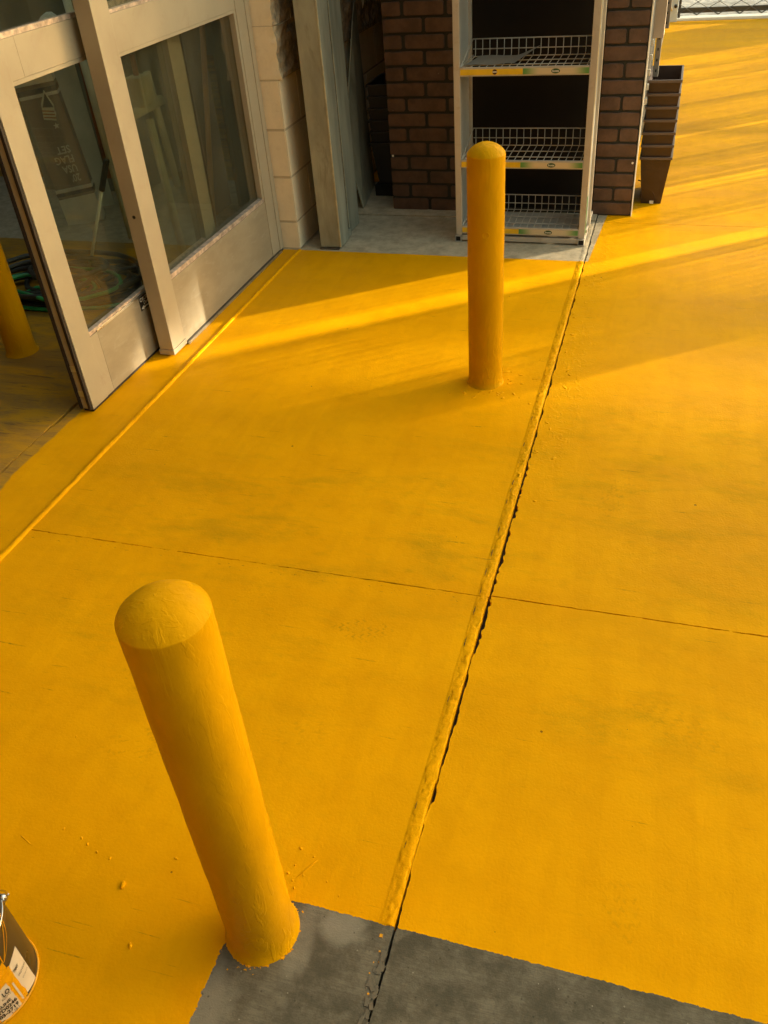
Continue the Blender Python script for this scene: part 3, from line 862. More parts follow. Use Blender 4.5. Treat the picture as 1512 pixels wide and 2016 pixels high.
# ================================================================== BLOCK WALL
bw = empty('block_wall', (-1.7, 3.715, 0), 'beige painted concrete block wall beside the door frame', 'wall')
XW = -1.630
zc = [0.0, 0.131, 0.335, 0.538, 0.741, 0.944, 1.147, 1.35, 1.553, 1.756, 1.96, 2.163, 2.366, 2.57]
def block(x0, x1, y0, y1, z0, z1, rough, seed):
    q = random.Random(seed)
    j = 0.0016
    o_ = bw.location
    bm = bmesh.new()
    add_box(bm, x0, x1, y0 + j, y1 - j, z0 + j, z1 - j)
    if rough:
        bmesh.ops.subdivide_edges(bm, edges=list(bm.edges), cuts=9, use_grid_fill=True)
        grid = {}
        for v_ in bm.verts:
            if v_.co.x > x1 - 1e-5:
                key = (round(v_.co.y * 16), round(v_.co.z * 16))
                g_ = grid.setdefault(key, q.uniform(0, 0.010))
                v_.co.x += 0.003 + g_ + q.uniform(0, 0.006)
                v_.co.y += q.uniform(-0.003, 0.003); v_.co.z += q.uniform(-0.002, 0.002)
    else:
        bmesh.ops.bevel(bm, geom=list(bm.edges), offset=0.004, segments=2, affect='EDGES')
    for v_ in bm.verts: v_.co -= o_
    b_ = done(bm, 'block', 'block', bw)
    if rough:
        b_.data.materials.append(M['splitblock'])
        for p_ in b_.data.polygons:
            if p_.center.x > x1 - o_.x + 0.001 or abs(p_.normal.x) > 0.5: p_.material_index = 1
    return b_
n = 0
for i in range(len(zc) - 1):
    z0, z1 = zc[i], zc[i + 1]
    # front return visible beside the jamb, its depth alternating with the bond
    ys = [3.716, 3.716 + (0.20 if i % 2 else 0.40)]
    while ys[-1] < 5.6: ys.append(ys[-1] + 0.40)
    for a, b in zip(ys, ys[1:]):
        n += 1
        rough = z0 > 0.70
        block(XW - 0.20, XW, a, b, z0, z1, rough, n)
box('mortar', 'joint', XW - 0.195, XW - 0.0030, 3.7190, 5.9, 0.0, 2.57, bw)

# ================================================================== STEEL DOOR TRACK
dt = empty('door_track_post', (-1.48, 3.73, 0), 'galvanised steel roll door track post on the bare concrete', 'steel post')
ZT = 2.6
box('front_angle', 'galv_warm', -1.527, -1.430, 3.731, 3.740, 0.012, ZT, dt, 0.001)
box('angle_edge', 'galv_highlight', -1.4297, -1.4245, 3.729, 3.736, 0.012, ZT, dt, 0.001)
box('side_channel', 'galv', -1.4375, -1.4300, 3.7405, 3.868, 0.004, ZT, dt, 0.001)
box('rear_lip', 'galv', -1.520, -1.505, 3.7405, 3.95, 0.004, ZT, dt)
box('track_slot', 'void', -1.490, -1.452, 3.87, 3.915, 0.035, ZT, dt)
box('slot_foot', 'galv', -1.500, -1.4385, 3.8685, 3.93, 0.002, 0.034, dt, 0.001)
box('rear_channel', 'galv', -1.4580, -1.4510, 3.931, 4.09, 0.004, ZT, dt, 0.001)
box('channel_edge', 'galv_highlight', -1.4508, -1.4470, 3.927, 3.933, 0.036, ZT, dt)
box('base_angle', 'track', -1.53, -1.434, 3.722, 3.7305, 0.001, 0.009, dt)

# thin sheet leaning behind the track
ls = empty('leaning_sheet', (-1.49, 4.3, 0), 'thin grey sheet leaning against the block wall behind the track post', 'sheet')
def pt(x, y, z): return Vector((x, y, z)) - ls.location
bm = bmesh.new()
A = [pt(-1.492, 4.300, 0.003), pt(-1.552, 4.69, 0.003), pt(-1.60, 4.74, 0.92), pt(-1.575, 4.60, 0.83), pt(-1.545, 4.255, 0.32)]
B = [v_ + Vector((-0.004, -0.001, 0)) for v_ in A]
va = [bm.verts.new(p) for p in A]; vb = [bm.verts.new(p) for p in B]
bm.faces.new(va); bm.faces.new(list(reversed(vb)))
for i in range(5): bm.faces.new((va[i], vb[i], vb[(i + 1) % 5], va[(i + 1) % 5]))
done(bm, 'sheet_face', 'galv_warm', ls)
tube('bright_edge', 'galv_highlight', [(-1.545, 4.253, 0.32), (-1.571, 4.50, 0.67), (-1.575, 4.60, 0.83)], 0.003, ls)

# ================================================================== STACKED POTS
def pot(x0, x1, y0, y1, zt, zb, mat, label, group, cut=False, hw=0.012):
    """square tapered planter, open at the top, rim of hw"""
    cx, cy = (x0 + x1) / 2, (y0 + y1) / 2
    t = empty('planter', (cx, cy, zb), label, 'planter', group)
    W, D, Hh = (x1 - x0) / 2, (y1 - y0) / 2, zt - zb
    bm = bmesh.new()
    def ring(w_, d_, z, cut_=False):
        return [bm.verts.new(p) for p in ((-w_, -d_, z), (w_, -d_, z), (w_, d_, z), (-w_, d_, z))]
    b = ring(W - 0.030, D - 0.030, 0.0)
    m_ = ring(W - 0.006, D - 0.006, Hh - hw)
    i1 = ring(W - 0.010, D - 0.010, Hh - 0.001)
    i0 = ring(W - 0.034, D - 0.034, 0.006)
    for A_, B_ in ((b, m_), (i1, i0)):
        for k in range(4): bm.faces.new((A_[k], A_[(k + 1) % 4], B_[(k + 1) % 4], B_[k]))
    for k in range(4): bm.faces.new((m_[k], m_[(k + 1) % 4], i1[(k + 1) % 4], i1[k]))
    bm.faces.new(list(reversed(b))); bm.faces.new(i0)
    done(bm, 'pot_body', mat, t)
    bm = bmesh.new()
    o1 = ring(W, D, Hh); o0 = ring(W, D, Hh - hw)
    n1 = ring(W - 0.0095, D - 0.0095, Hh); n0 = ring(W - 0.0055, D - 0.0055, Hh - hw)
    for A_, B_ in ((o0, o1), (o1, n1), (n0, o0)):
        for k in range(4): bm.faces.new((A_[k], A_[(k + 1) % 4], B_[(k + 1) % 4], B_[k]))
    for k in range(4): bm.faces.new((n1[k], n1[(k + 1) % 4], n0[(k + 1) % 4], n0[k]))
    done(bm, 'rim', 'pot_rim' if mat == 'pot' else mat, t, 0.0008, 1)
    return t
ords = ['topmost', 'second from the top', 'third from the top', 'fourth from the top', 'fifth from the top', 'sixth from the top', 'lowest']
zt = 0.568
RG = 'brown planters nested in a stack right of the brick display'
for i in range(7):
    z = zt - i * 0.0565
    zb = z - 0.225 if i < 6 else 0.0
    lab = ('lowest brown planter of the stack, standing on the yellow floor' if i == 6 else
           'topmost brown planter, open mouth showing, in the stack beside the brick display' if i == 0 else
           'brown nested planter, %s in the stack beside the brick display' % ords[i])
    t = pot(-0.118 - 0.004, 0.0315, 4.470, 4.80, z, zb, 'pot', lab, RG)
    if i == 6:
        # arched recess line and a small label at the foot
        pts = [(-0.118, 4.470 + 0.024, 0.115), (-0.085, 4.4835 + 0.009, 0.105), (-0.055, 4.4945, 0.080), (-0.035, 4.4965, 0.045), (-0.026, 4.4975, 0.004)]
        tube('arched_rib', 'pot', pts, 0.003, t)
        box('foot_label', 'whitetrim', -0.052, -0.033, 4.486, 4.488, 0.004, 0.018, t)
LG = 'black planters nested in a stack left of the brick display'
for i in range(6):
    z = 0.560 - i * 0.056
    zb = z - 0.22 if i < 5 else 0.065
    pot(-1.50, -1.36, 4.50, 4.80, z, zb, 'pot_black',
        ('topmost black planter of the dark stack between block wall and brick display' if i == 0 else
         'lowest black planter of the dark stack between block wall and brick display' if i == 5 else
         'black nested planter, %s in the dark stack left of the bricks' % ords[i]), LG)
bx = box('low_crate', 'void', -1.49, -1.37, 4.51, 4.79, 0.006, 0.062)
tag(bx, 'low dark crate under the stack of black planters', 'crate')

# ================================================================== BRICK DISPLAY
YB = 4.310
bd = empty('brick_display', (-0.73, YB, 0), 'tall dark brick fronted display board behind the wire shelf rack', 'display')
box('mortar_board', 'mortar', -1.330, -0.1315, YB, YB + 0.030, 0.002, 1.90, bd)
box('back_panel', 'blackboard', -0.93, -0.322, YB - 0.006, YB - 0.0005, 0.03, 1.90, bd)
box('edge_trim', 'whitetrim', -0.1310, -0.1265, YB - 0.007, YB + 0.033, 0.0, 1.90, bd)
PB = 0.06765
meshes = {}
def brick_mesh(L, var):
    key = (round(L, 3), var)
    if key in meshes: return meshes[key]
    q = random.Random(hash(key) & 65535)
    bm = bmesh.new()
    n = 5 if L > 0.14 else 3
    top = []; bot = []
    hgt = PB - 0.0115
    for i in range(n + 1):
        u = L * i / n
        top.append((u, hgt + q.uniform(-0.0014, 0.0016)))
        bot.append((u, q.uniform(-0.0012, 0.0014)))
    c = 0.006
    ring = [(c, bot[0][1])] + bot[1:-1] + [(L - c, bot[-1][1]), (L, bot[-1][1] + c), (L + q.uniform(-0.001, 0.001), hgt / 2), (L, top[-1][1] - c), (L - c, top[-1][1])] + list(reversed(top[1:-1])) + [(c, top[0][1]), (0, top[0][1] - c), (0, bot[0][1] + c)]
    fr = []
    for (a, b) in ring:
        ia = min(max(a, 0.0018), L - 0.0018); ib = min(max(b, 0.0018), hgt - 0.0018)
        fr.append(bm.verts.new((ia, -0.0062 - q.uniform(0, 0.0006), ib)))
    mid = [bm.verts.new((a, -0.0046, b)) for a, b in ring]
    bk = [bm.verts.new((a, 0.0, b)) for a, b in ring]
    bm.faces.new(fr)
    k = len(ring)
    for X_, Y_ in ((fr, mid), (mid, bk)):
        for i in range(k): bm.faces.new((X_[i], X_[(i + 1) % k], Y_[(i + 1) % k], Y_[i]))
    bmesh.ops.recalc_face_normals(bm, faces=bm.faces)
    me = bpy.data.meshes.new('brick'); bm.to_mesh(me); bm.free()
    me.materials.append(M['brick'])
    meshes[key] = me
    return me
q = random.Random(4)
def put_brick(x0, x1, z):
    o_ = bpy.data.objects.new('brick', brick_mesh(x1 - x0, q.randint(0, 2)))
    col.objects.link(o_)
    o_.parent = bd
    o_.location = (x0 - bd.location.x, -0.0006, z)
for r_ in range(28):
    z = 0.0055 + r_ * PB
    if r_ % 2 == 0:
        for a, b in ((-1.3295, -1.142), (-1.126, -0.938)): put_brick(a, b, z)
        put_brick(-0.316, -0.136, z)
    else:
        for a, b in ((-1.3295, -1.241), (-1.225, -1.038), (-1.022, -0.938)): put_brick(a, b, z)
        put_brick(-0.316, -0.2275, z); put_brick(-0.2165, -0.136, z)
for x, z in ((-0.146, 0.249), (-1.316, 0.272), (-0.146, 1.05), (-1.316, 1.05)):
    bm = bmesh.new()
    add_tube(bm, [(x - bd.location.x, -0.0085, z), (x - bd.location.x, -0.0065, z)], 0.0052, 14)
    add_tube(bm, [(x - bd.location.x, -0.0100, z), (x - bd.location.x, -0.0085, z)], 0.0020, 8)
    done(bm, 'screw_cap', 'whitetrim', bd)

# ================================================================== WIRE SHELF RACK
rk = empty('shelf_rack', (-0.62, 3.9, 0), 'off white shelf rack with three wire shelves against the brick display', 'rack')
XL, XR, YF, YK = -0.9015, -0.3100, 3.890, 4.185
def part(name, mat, *a, bevel=0.0015): return box(name, mat, *a, parent=rk, bevel=bevel)
part('post', 'rack', XL, XL + 0.027, YF, YF + 0.026, 0.032, 1.85)
part('post', 'rack', XR - 0.027, XR, YF, YF + 0.026, 0.032, 1.85)
part('post', 'rack', XL, XL + 0.020, YK - 0.02, YK, 0.032, 1.85)
part('post', 'rack', XR - 0.020, XR, YK - 0.02, YK, 0.032, 1.85)
part('side_sheet', 'rack_side', XL + 0.004, XL + 0.007, YF + 0.0265, YK - 0.0205, 0.05, 1.85, bevel=0)
part('side_sheet', 'rack_side', XR - 0.007, XR - 0.004, YF + 0.0265, YK - 0.0205, 0.05, 1.85, bevel=0)
# square foot tubes, open ended
for x in (XL - 0.004, XR - 0.027):
    for nm, a in (('foot_tube', (x, x + 0.028, YF - 0.008, YK + 0.02, 0.002, 0.0045)), ('foot_tube', (x, x + 0.028, YF - 0.008, YK + 0.02, 0.0275, 0.030)),
                  ('foot_tube', (x, x + 0.0025, YF - 0.008, YK + 0.02, 0.0047, 0.0273)), ('foot_tube', (x + 0.0255, x + 0.028, YF - 0.008, YK + 0.02, 0.0047, 0.0273))):
        part('foot_tube', 'rack', *a[:], bevel=0)
    part('tube_end', 'void', x + 0.0027, x + 0.0253, YF - 0.002, YF + 0.01, 0.0047, 0.0273, bevel=0)
part('bottom_rail', 'rack', XL + 0.0275, XR - 0.0275, YF + 0.002, YF + 0.022, 0.008, 0.030)
part('bottom_rail', 'rack', XL + 0.0275, XR - 0.0275, YK - 0.02, YK, 0.008, 0.030)
# bent flat on the right front corner with the green and white side strip
part('side_strip', 'lab_cream', XR + 0.0006, XR + 0.0018, YF + 0.003, YF + 0.024, 0.22, 1.2, bevel=0)
part('side_strip', 'lab_green', XR + 0.0006, XR + 0.0018, YF + 0.003, YF + 0.024, 0.05, 0.2195, bevel=0)
part('outer_rail', 'rack', XR + 0.0002, XR + 0.012, YF + 0.10, YF + 0.115, 0.03, 1.85)
part('brace', 'rack', XR + 0.0005, XR + 0.008, YF + 0.03, YK, 0.050, 0.062)

def shelf(zr, back_h):
    sh_ = box('shelf', 'rack', XL + 0.0275, XR - 0.0275, YF + 0.0005, YF + 0.0135, zr - 0.034, zr, rk, 0.0012)
    o_ = rk.location
    x0, x1 = XL + 0.0285, XR - 0.0285
    bm = bmesh.new()
    wr = 0.0018
    def wire(p, q_, r_=wr): add_tube(bm, [Vector(p) - o_, Vector(q_) - o_], r_, 5)
    zf = zr - 0.004
    for y in (YF + 0.075, YF + 0.165, YF + 0.262):
        wire((x0, y, zf), (x1, y, zf), 0.0022)
    for zz, r_ in ((zf + back_h, 0.0026), (zf + back_h * 0.42, 0.0022)):
        wire((x0, YF + 0.270, zz), (x1, YF + 0.270, zz), r_)
    nw = 17
    for i in range(nw):
        x = x0 + 0.012 + (x1 - x0 - 0.024) * i / (nw - 1)
        add_tube(bm, [Vector(p) - o_ for p in ((x, YF + 0.014, zf + 0.002), (x, YF + 0.255, zf + 0.002), (x, YF + 0.266, zf + 0.010), (x, YF + 0.268, zf + back_h))], wr, 5)
    for x in (x0, x1):
        wire((x, YF + 0.014, zf + 0.004), (x, YF + 0.27, zf + 0.004), 0.0025)
        wire((x, YF + 0.014, zf + 0.004), (x, YF + 0.27, zf + back_h), 0.0022)
    tag(done(bm, 'wire_basket', 'wire', sh_, smooth=True), kind='stuff')
    # price strip: yellow half, then green fading through cream to green
    yy = YF - 0.0009
    z0_, z1_ = zr - 0.0285, zr - 0.0065
    xm = x0 + (x1 - x0) * 0.495
    box('yellow_strip', 'lab_yellow', x0 + 0.001, xm, yy, YF, z0_, z1_, sh_, top=rk)
    k = NT('green_cream_gradient_strip')
    P = k.pos()
    sp = k.n.new('ShaderNodeSeparateXYZ'); k.link(P, sp.inputs[0])
    e = k.math('ABSOLUTE', k.math('SUBTRACT', sp.outputs[0], (xm + x1) / 2))
    half = (x1 - xm) / 2
    f_ = k.ramp(e, half * 0.45, half * 0.98)
    k.link(k.mix(f_, (0.58, 0.48, 0.30), (0.085, 0.25, 0.06)), k.b.inputs['Base Color'])
    k.b.inputs['Roughness'].default_value = 0.4
    box('green_strip', k.m, xm + 0.0005, x1 - 0.001, yy, YF, z0_, z1_, sh_, top=rk)
    # round dark badge with a white bar, green oval badge with small lettering
    zc_ = (z0_ + z1_) / 2
    def disc(name, mat, cx, rx, rz_, y, nn=20):
        vs = [(cx + rx * math.cos(2 * math.pi * i / nn), zc_ + rz_ * math.sin(2 * math.pi * i / nn)) for i in range(nn)]
        return flat_mesh(name, vs, [tuple(range(nn))], lambda a, b: (a - o_.x, y - o_.y, b), mat, sh_)
    cx1 = x0 + (xm - x0) * 0.56
    disc('round_badge', 'lab_red', cx1, 0.010, 0.010, yy - 0.0004)
    flat_mesh('badge_bar', [(-0.009, -0.002), (0.009, -0.002), (0.009, 0.002), (-0.009, 0.002)], [(0, 1, 2, 3)], lambda a, b: (cx1 + a - o_.x, yy - 0.0007 - o_.y, zc_ + b), 'white', sh_)
    cx2 = xm + (x1 - xm) * 0.50
    disc('oval_badge', 'lab_dgreen', cx2, 0.018, 0.0095, yy - 0.0004)
    vs, fs = text_mesh('Scotts', 0.011, 0.027, 0.0003)
    flat_mesh('badge_lettering', vs, fs, lambda a, b: (cx2 - 0.0135 + a - o_.x, yy - 0.0008 - o_.y, zc_ - 0.0035 + b), 'white', sh_)
    return sh_
shelf(0.742, 0.068)
shelf(0.370, 0.072)
shelf(0.0745, 0.068)
shelf(1.115, 0.068)
part('bottom_tray', 'paper', XL + 0.09, XR - 0.04, YF + 0.03, YF + 0.255, 0.055, 0.0575, bevel=0)

# curled sheet lying on the upper shelf
bm = bmesh.new()
cor = {}
NX, NY = 14, 5
for i in range(NX + 1):
    for j in range(NY + 1):
        u, v_ = i / NX, j / NY
        xa = -0.848 + 0.19 * u + (0.0 if v_ == 0 else 0.0)
        x = (-0.860 + u * 0.205) * (1 - v_) + (-0.835 + u * 0.265) * v_
        y = (3.925 + 0.02 * u) * (1 - v_) + (4.125 + 0.01 * u) * v_
        z = 0.745 + 0.035 * max(0, u - 0.6) ** 1.5 * 4 * v_ + 0.002 * math.sin(u * 9)
        cor[i, j] = bm.verts.new((x + 0.75, y - 4.02, z))
for i in range(NX):
    for j in range(NY):
        bm.faces.new((cor[i, j], cor[i + 1, j], cor[i + 1, j + 1], cor[i, j + 1]))
bmesh.ops.solidify(bm, geom=list(bm.faces), thickness=0.0012)
ps = done(bm, 'board_sheet', 'paper', None, smooth=True)
ps.location = (-0.75, 4.02, 0)
tag(ps, 'loose grey sheet curling up on the upper wire shelf', 'sheet')

# ================================================================== RACKING BEHIND THE DISPLAY
ur = empty('slotted_upright', (-0.10, 4.6, 0), 'beige steel racking behind the right edge of the brick display', 'racking')
box('beam', 'beigesteel', -0.124, -0.076, 4.56, 4.66, 0.725, 1.6, ur, 0.002)
for y, z0 in ((4.585, 0.56), (5.20, 0.665)):
    p_ = box('upright', 'slotted', -0.106 if y < 5 else -0.094, -0.082 if y < 5 else -0.066, y, y + 0.03, z0, 1.6, ur, 0.001)
    for kx in range(12):
        zz = z0 + 0.02 + kx * 0.045
        xc = (-0.094 if y < 5 else -0.080)
        box('slot', 'void', xc - 0.003, xc + 0.003, y - 0.0008, y - 0.0002, zz, zz + 0.011, p_, top=ur)
box('base_beam', 'slotted', -0.105, -0.085, 4.85, 5.23, 0.64, 0.66, ur)
for k_ in range(5):
    box('clip', 'whitetrim', -0.1245, -0.114, 4.40 + 0.03 * k_, 4.412 + 0.03 * k_, 0.48 + k_ * 0.055, 0.505 + k_ * 0.055, ur, 0.001)

# ================================================================== FAR FENCE
fn = empty('chain_link_fence', (2.0, 9.97, 0), 'grey chain link fence on a white kerb along the far edge of the yellow floor', 'fence')
FO = fn.location
bm = bmesh.new()
p = 0.098
for i in range(80):
    x = -1.4 + i * p
    pts = []
    for j in range(30):
        z = 0.045 + j * p * 0.56
        sx = (p * 0.52) * (1 if ((j + i) % 2) else -1)
        pts.append(Vector((x + sx, 9.972 + (0.003 if (j + i) % 2 else -0.003), z)) - FO)
    add_tube(bm, pts, 0.0058, 4, cap=False)
tag(done(bm, 'chain_mesh', 'fence', fn), kind='stuff')
box('bottom_rail', 'fence', -1.4, 6.4, 9.985, 10.02, 0.060, 0.105, fn, 0.004)
box('top_rail', 'fence', -1.4, 6.4, 9.985, 10.02, 1.60, 1.64, fn, 0.004)
for x in (-0.045, 2.4, 4.8):
    tube('fence_post', 'fence', [(x, 10.0, 0.0), (x, 10.0, 1.66)], 0.013 if x < 0 else 0.025, fn, n=12)
kb = box('kerb', 'kerbwhite', -1.5, 8, 9.952, 10.10, -0.045, 0.022, None, 0.006)
tag(kb, 'low white painted kerb under the chain link fence', 'kerb')
gp_ = empty('gate_post', (-0.10, 9.90, 0), 'white square gate post with a bolt at the left end of the fence', 'post')
box('post_body', 'downpipe', -0.150, -0.060, 9.90, 9.96, 0.0, 1.7, gp_, 0.004)
tube('bolt_head', 'black', [(-0.083, 9.893, 0.135), (-0.083, 9.90, 0.135)], 0.016, gp_, n=12)
tube('hinge_rod', 'whitetrim', [(-0.135, 9.88, 0.30), (-0.130, 9.88, 0.14), (-0.112, 9.88, 0.10)], 0.011, gp_)

# ================================================================== THINGS INDOORS
def hose(name, mat, cx, cy, n, r, label, seed, zmax=0.06, rx=0.3, ry=0.24, th=0.010):
    q = random.Random(seed)
    pts = []
    ox = oy = 0
    N = n * 22
    for i in range(N):
        a = 2 * math.pi * i / 22
        ox = ox * 0.97 + q.gauss(0, 0.010); oy = oy * 0.97 + q.gauss(0, 0.010)
        k_ = 0.72 + 0.28 * math.sin(i * 0.061 + seed)
        pts.append((cx + rx * k_ * math.cos(a) + ox, cy + ry * k_ * math.sin(a) + oy, th + zmax * (0.5 + 0.5 * math.sin(i * 0.11 + seed)) * i / N))
    o_ = tube(name, mat, pts, th, None, n=8)
    return tag(o_, label, 'hose')
hose('garden_hose', 'hose_black', -2.62, 3.12, 9, 0, 'heap of black rubber hose on the floor inside the doors', 1, 0.10, 0.42, 0.27, 0.012)
hose('garden_hose', 'hose_green', -2.56, 3.06, 3, 0, 'bright green garden hose tangled in the black hose heap', 4, 0.10, 0.38, 0.22, 0.009)
hose('garden_hose', 'hose_black', -2.30, 3.20, 4, 0, 'smaller coil of black hose seen through the sliding door glass', 7, 0.05, 0.22, 0.20, 0.010)

# flag set carton, standing upside down
fs_ = empty('flag_set_box', (-2.97, 3.97, 0.0), "tall dark carton reading 20' USA FLAG SET upside down behind the sliding door", 'box')
BX0, BX1, BY0, BY1 = -0.155, 0.0, -0.02, 0.0
rot = R(0)
Lx = Vector((0.90, -0.05, 0)).normalized()
def carton(name, mat, u0, u1, z0, z1, d0=0.0, d1=0.09, parent=fs_):
    bm = bmesh.new()
    add_box(bm, u0, u1, d0, d1, z0, z1, Matrix.Rotation(R(28), 4, 'Z') @ Matrix.Rotation(R(-5), 4, 'Y'))
    return done(bm, name, mat, parent, 0.001, 1)
body = carton('carton_body', 'boxbrown', -0.105, 0.085, 0.001, 0.90)
carton('light_band', 'boxgrey', -0.108, 0.088, 0.0, 0.145, -0.0025, 0.0915, body)
carton('dark_band', 'boxdark', -0.108, 0.088, 0.158, 0.176, -0.0015, 0.0905, body)
carton('light_band', 'boxgrey', -0.108, 0.088, 0.178, 0.196, -0.0018, 0.0908, body)
carton('light_band', 'boxgrey', -0.106, 0.086, 0.64, 0.655, -0.0015, 0.0905, body)
carton('dark_band', 'boxdark', -0.106, 0.086, 0.657, 0.680, -0.0015, 0.0905, body)
carton('light_band', 'boxgrey', -0.106, 0.086, 0.70, 0.90, -0.0015, 0.0905, body)
mt = Matrix.Rotation(R(28), 4, 'Z') @ Matrix.Rotation(R(-5), 4, 'Y')
for i, (txt, wd) in enumerate((("20'", 0.045), ('USA', 0.075), ('FLAG', 0.095), ('SET', 0.07))):
    vs, fs = text_mesh(txt, 0.052, wd, 0.001)
    zb = 0.255 + i * 0.048
    flat_mesh('carton_lettering', vs, fs, lambda a, b: mt @ Vector((0.045 - a, -0.0022, zb - b + 0.002)), 'boxgrey', body)
for cz, rr_ in ((0.50, 0.021), (0.56, 0.021)):
    vs = []
    if cz == 0.50:
        vs = [(rr_ * 0.8 * (1 if i % 2 == 0 else 0.42) * math.sin(i * math.pi / 5), rr_ * 0.8 * (1 if i % 2 == 0 else 0.42) * math.cos(i * math.pi / 5)) for i in range(10)]
        flat_mesh('star_print', vs, [tuple(range(10))], lambda a, b: mt @ Vector((0.02 + a, -0.0024, cz + b)), 'boxgrey', body)
    else:
        n_ = 18
        vs = [(rr_ * k_ * math.cos(2 * math.pi * i / n_), rr_ * k_ * math.sin(2 * math.pi * i / n_)) for k_ in (1, 0.7) for i in range(n_)]
        flat_mesh('ring_print', vs, [(i, (i + 1) % n_, n_ + (i + 1) % n_, n_ + i) for i in range(n_)], lambda a, b: mt @ Vector((0.02 + a, -0.0024, cz + b)), 'boxgrey', body)

# hanging pennant card with flag print, left of the carton
pc_ = empty('flag_card', (-2.86, 3.76, 0.62), 'pointed flag card with stripes hanging left of the flag set carton', 'card')
flat = lambda a, b: (a * 0.75, a * 0.66, b)
def slabpoly(name, mat, poly, parent, d=0.0, th=0.004):
    bm = bmesh.new()
    A_ = [bm.verts.new((a * 0.75 + d * 0.66, a * 0.66 - d * 0.75, b)) for a, b in poly]
    B_ = [bm.verts.new((a * 0.75 + (d - th) * 0.66, a * 0.66 - (d - th) * 0.75, b)) for a, b in poly]
    bm.faces.new(A_); bm.faces.new(list(reversed(B_)))
    k_ = len(poly)
    for i in range(k_): bm.faces.new((A_[i], B_[i], B_[(i + 1) % k_], A_[(i + 1) % k_]))
    return done(bm, name, mat, parent)
slabpoly('card_face', 'boxgrey', [(-0.05, -0.06), (0.035, -0.08), (0.045, 0.03), (0.005, 0.13), (-0.04, 0.04)], pc_)
slabpoly('blue_field', 'boxdark', [(-0.035, 0.02), (0.04, 0.01), (0.005, 0.11)], pc_, 0.002)
for i in range(3):
    slabpoly('red_stripe', 'redwood', [(-0.045, -0.05 + i * 0.022), (0.036, -0.066 + i * 0.022), (0.037, -0.057 + i * 0.022), (-0.044, -0.041 + i * 0.022)], pc_, 0.002)

def pole(name, mat, a, b, r, label, cat='pole', **kw):
    return tag(tube(name, mat, [a, b], r, None, n=10, **kw), label, cat)
ob = empty('long_handled_tool', (-2.55, 3.30, 0), 'thin silver rod with a black grip standing behind the sliding door glass', 'tool')
tube('rod', 'steelrod', [(-2.547, 3.299, 0.0), (-2.34, 3.28, 0.40)], 0.0075, ob, n=8)
tube('grip', 'gasket', [(-2.34, 3.28, 0.40), (-2.27, 3.27, 0.53)], 0.013, ob, n=10)
pole('broom_handle', 'wood', (-2.06, 3.66, 0.0), (-2.02, 4.00, 1.40), 0.013, 'pale wooden broom handle leaning behind the fixed glass')
pole('rake_handle', 'redwood', (-2.75, 3.95, 0.25), (-2.70, 3.90, 1.1), 0.016, 'orange brown handle leaning right of the flag set carton')
pole('plastic_pipe', 'bluewhite', (-2.55, 3.72, 0.02), (-2.58, 3.72, 1.2), 0.019, 'white plastic pipe standing behind the sliding door stile', 'pipe')
pole('thin_cane', 'beigepole', (-3.15, 3.72, 0.0), (-3.12, 3.66, 0.75), 0.009, 'thin pale cane left of the flag set carton', 'cane')
pole('flag_stick', 'redwood', (-3.0, 3.7, 0.40), (-3.35, 3.68, 0.78), 0.006, 'thin dark red stick crossing left of the flag card', 'stick')
pole('flag_stick', 'boxgrey', (-3.0, 3.66, 0.38), (-3.3, 3.60, 0.80), 0.006, 'thin pale stick leaning at the left of the flag card', 'stick')
bag = empty('paper_bag', (-3.0, 4.15, 0.7), 'crumpled white paper bag above the flag set carton', 'bag')
bm = bmesh.new(); bmesh.ops.create_icosphere(bm, subdivisions=3, radius=0.09)
for v_ in bm.verts:
    v_.co.z *= 1.3; v_.co.y *= 0.6; v_.co += Vector((random.uniform(-1, 1), random.uniform(-1, 1), random.uniform(-1, 1))) * 0.006; v_.co.z += 0.16
done(bm, 'bag_body', 'boxgrey', bag)
slabpoly('bag_base', 'boxgrey', [(-0.09, -0.7), (0.09, -0.7), (0.07, 0.10), (-0.07, 0.10)], bag, -0.09)
# solid pipes standing in for a reflection seen in the fixed glass
pp = empty('reflected_pipes', (-2.55, 4.6, 0), 'pair of beige pipes with a cross fitting modelled to imitate a reflection in the fixed glass', 'pipe')
tube('pipe', 'beigepole', [(-2.20, 3.60, 0.0), (-2.20, 3.56, 0.62)], 0.019, pp)
tube('pipe', 'beigepole', [(-2.20, 3.68, 0.30), (-2.20, 3.62, 0.80)], 0.017, pp)
tube('cross_arm', 'beigepole', [(-2.22, 3.46, 0.66), (-2.18, 3.66, 0.68)], 0.022, pp)
box('valve_box', 'beigepole', -2.25, -2.17, 3.50, 3.60, 0.68, 0.80, pp, 0.01)
tube('valve_stem', 'redwood', [(-2.21, 3.55, 0.80), (-2.21, 3.55, 0.88)], 0.012, pp)
# boards standing behind the right end of the fixed glass
b1 = box('plywood_board', 'boxbrown', -2.30, -2.28, 3.98, 4.34, 0.0, 1.5, None, 0.002); tag(b1, 'dark brown board standing behind the wooden broom handle', 'board')
b2 = box('grey_board', 'inwall', -2.22, -2.20, 4.30, 4.72, 0.0, 1.8, None, 0.002); tag(b2, 'grey green board standing at the right end of the fixed glass', 'board')
b2.data.materials.clear(); b2.data.materials.append(surf('grey_green_board', (0.24, 0.225, 0.16), 0.7, var=0.1, vs=3))
b3 = box('pale_batten', 'beigepole', -2.195, -2.18, 4.62, 4.655, 0.0, 1.8, None, 0.002); tag(b3, 'narrow pale batten fixed on the grey green board', 'batten')
b4 = box('wall_shelving', 'inwall', -4.2, -3.5, 2.6, 3.6, 0.0, 1.4, None, 0.01); tag(b4, 'dark low shelving block deep inside the store', 'shelving')
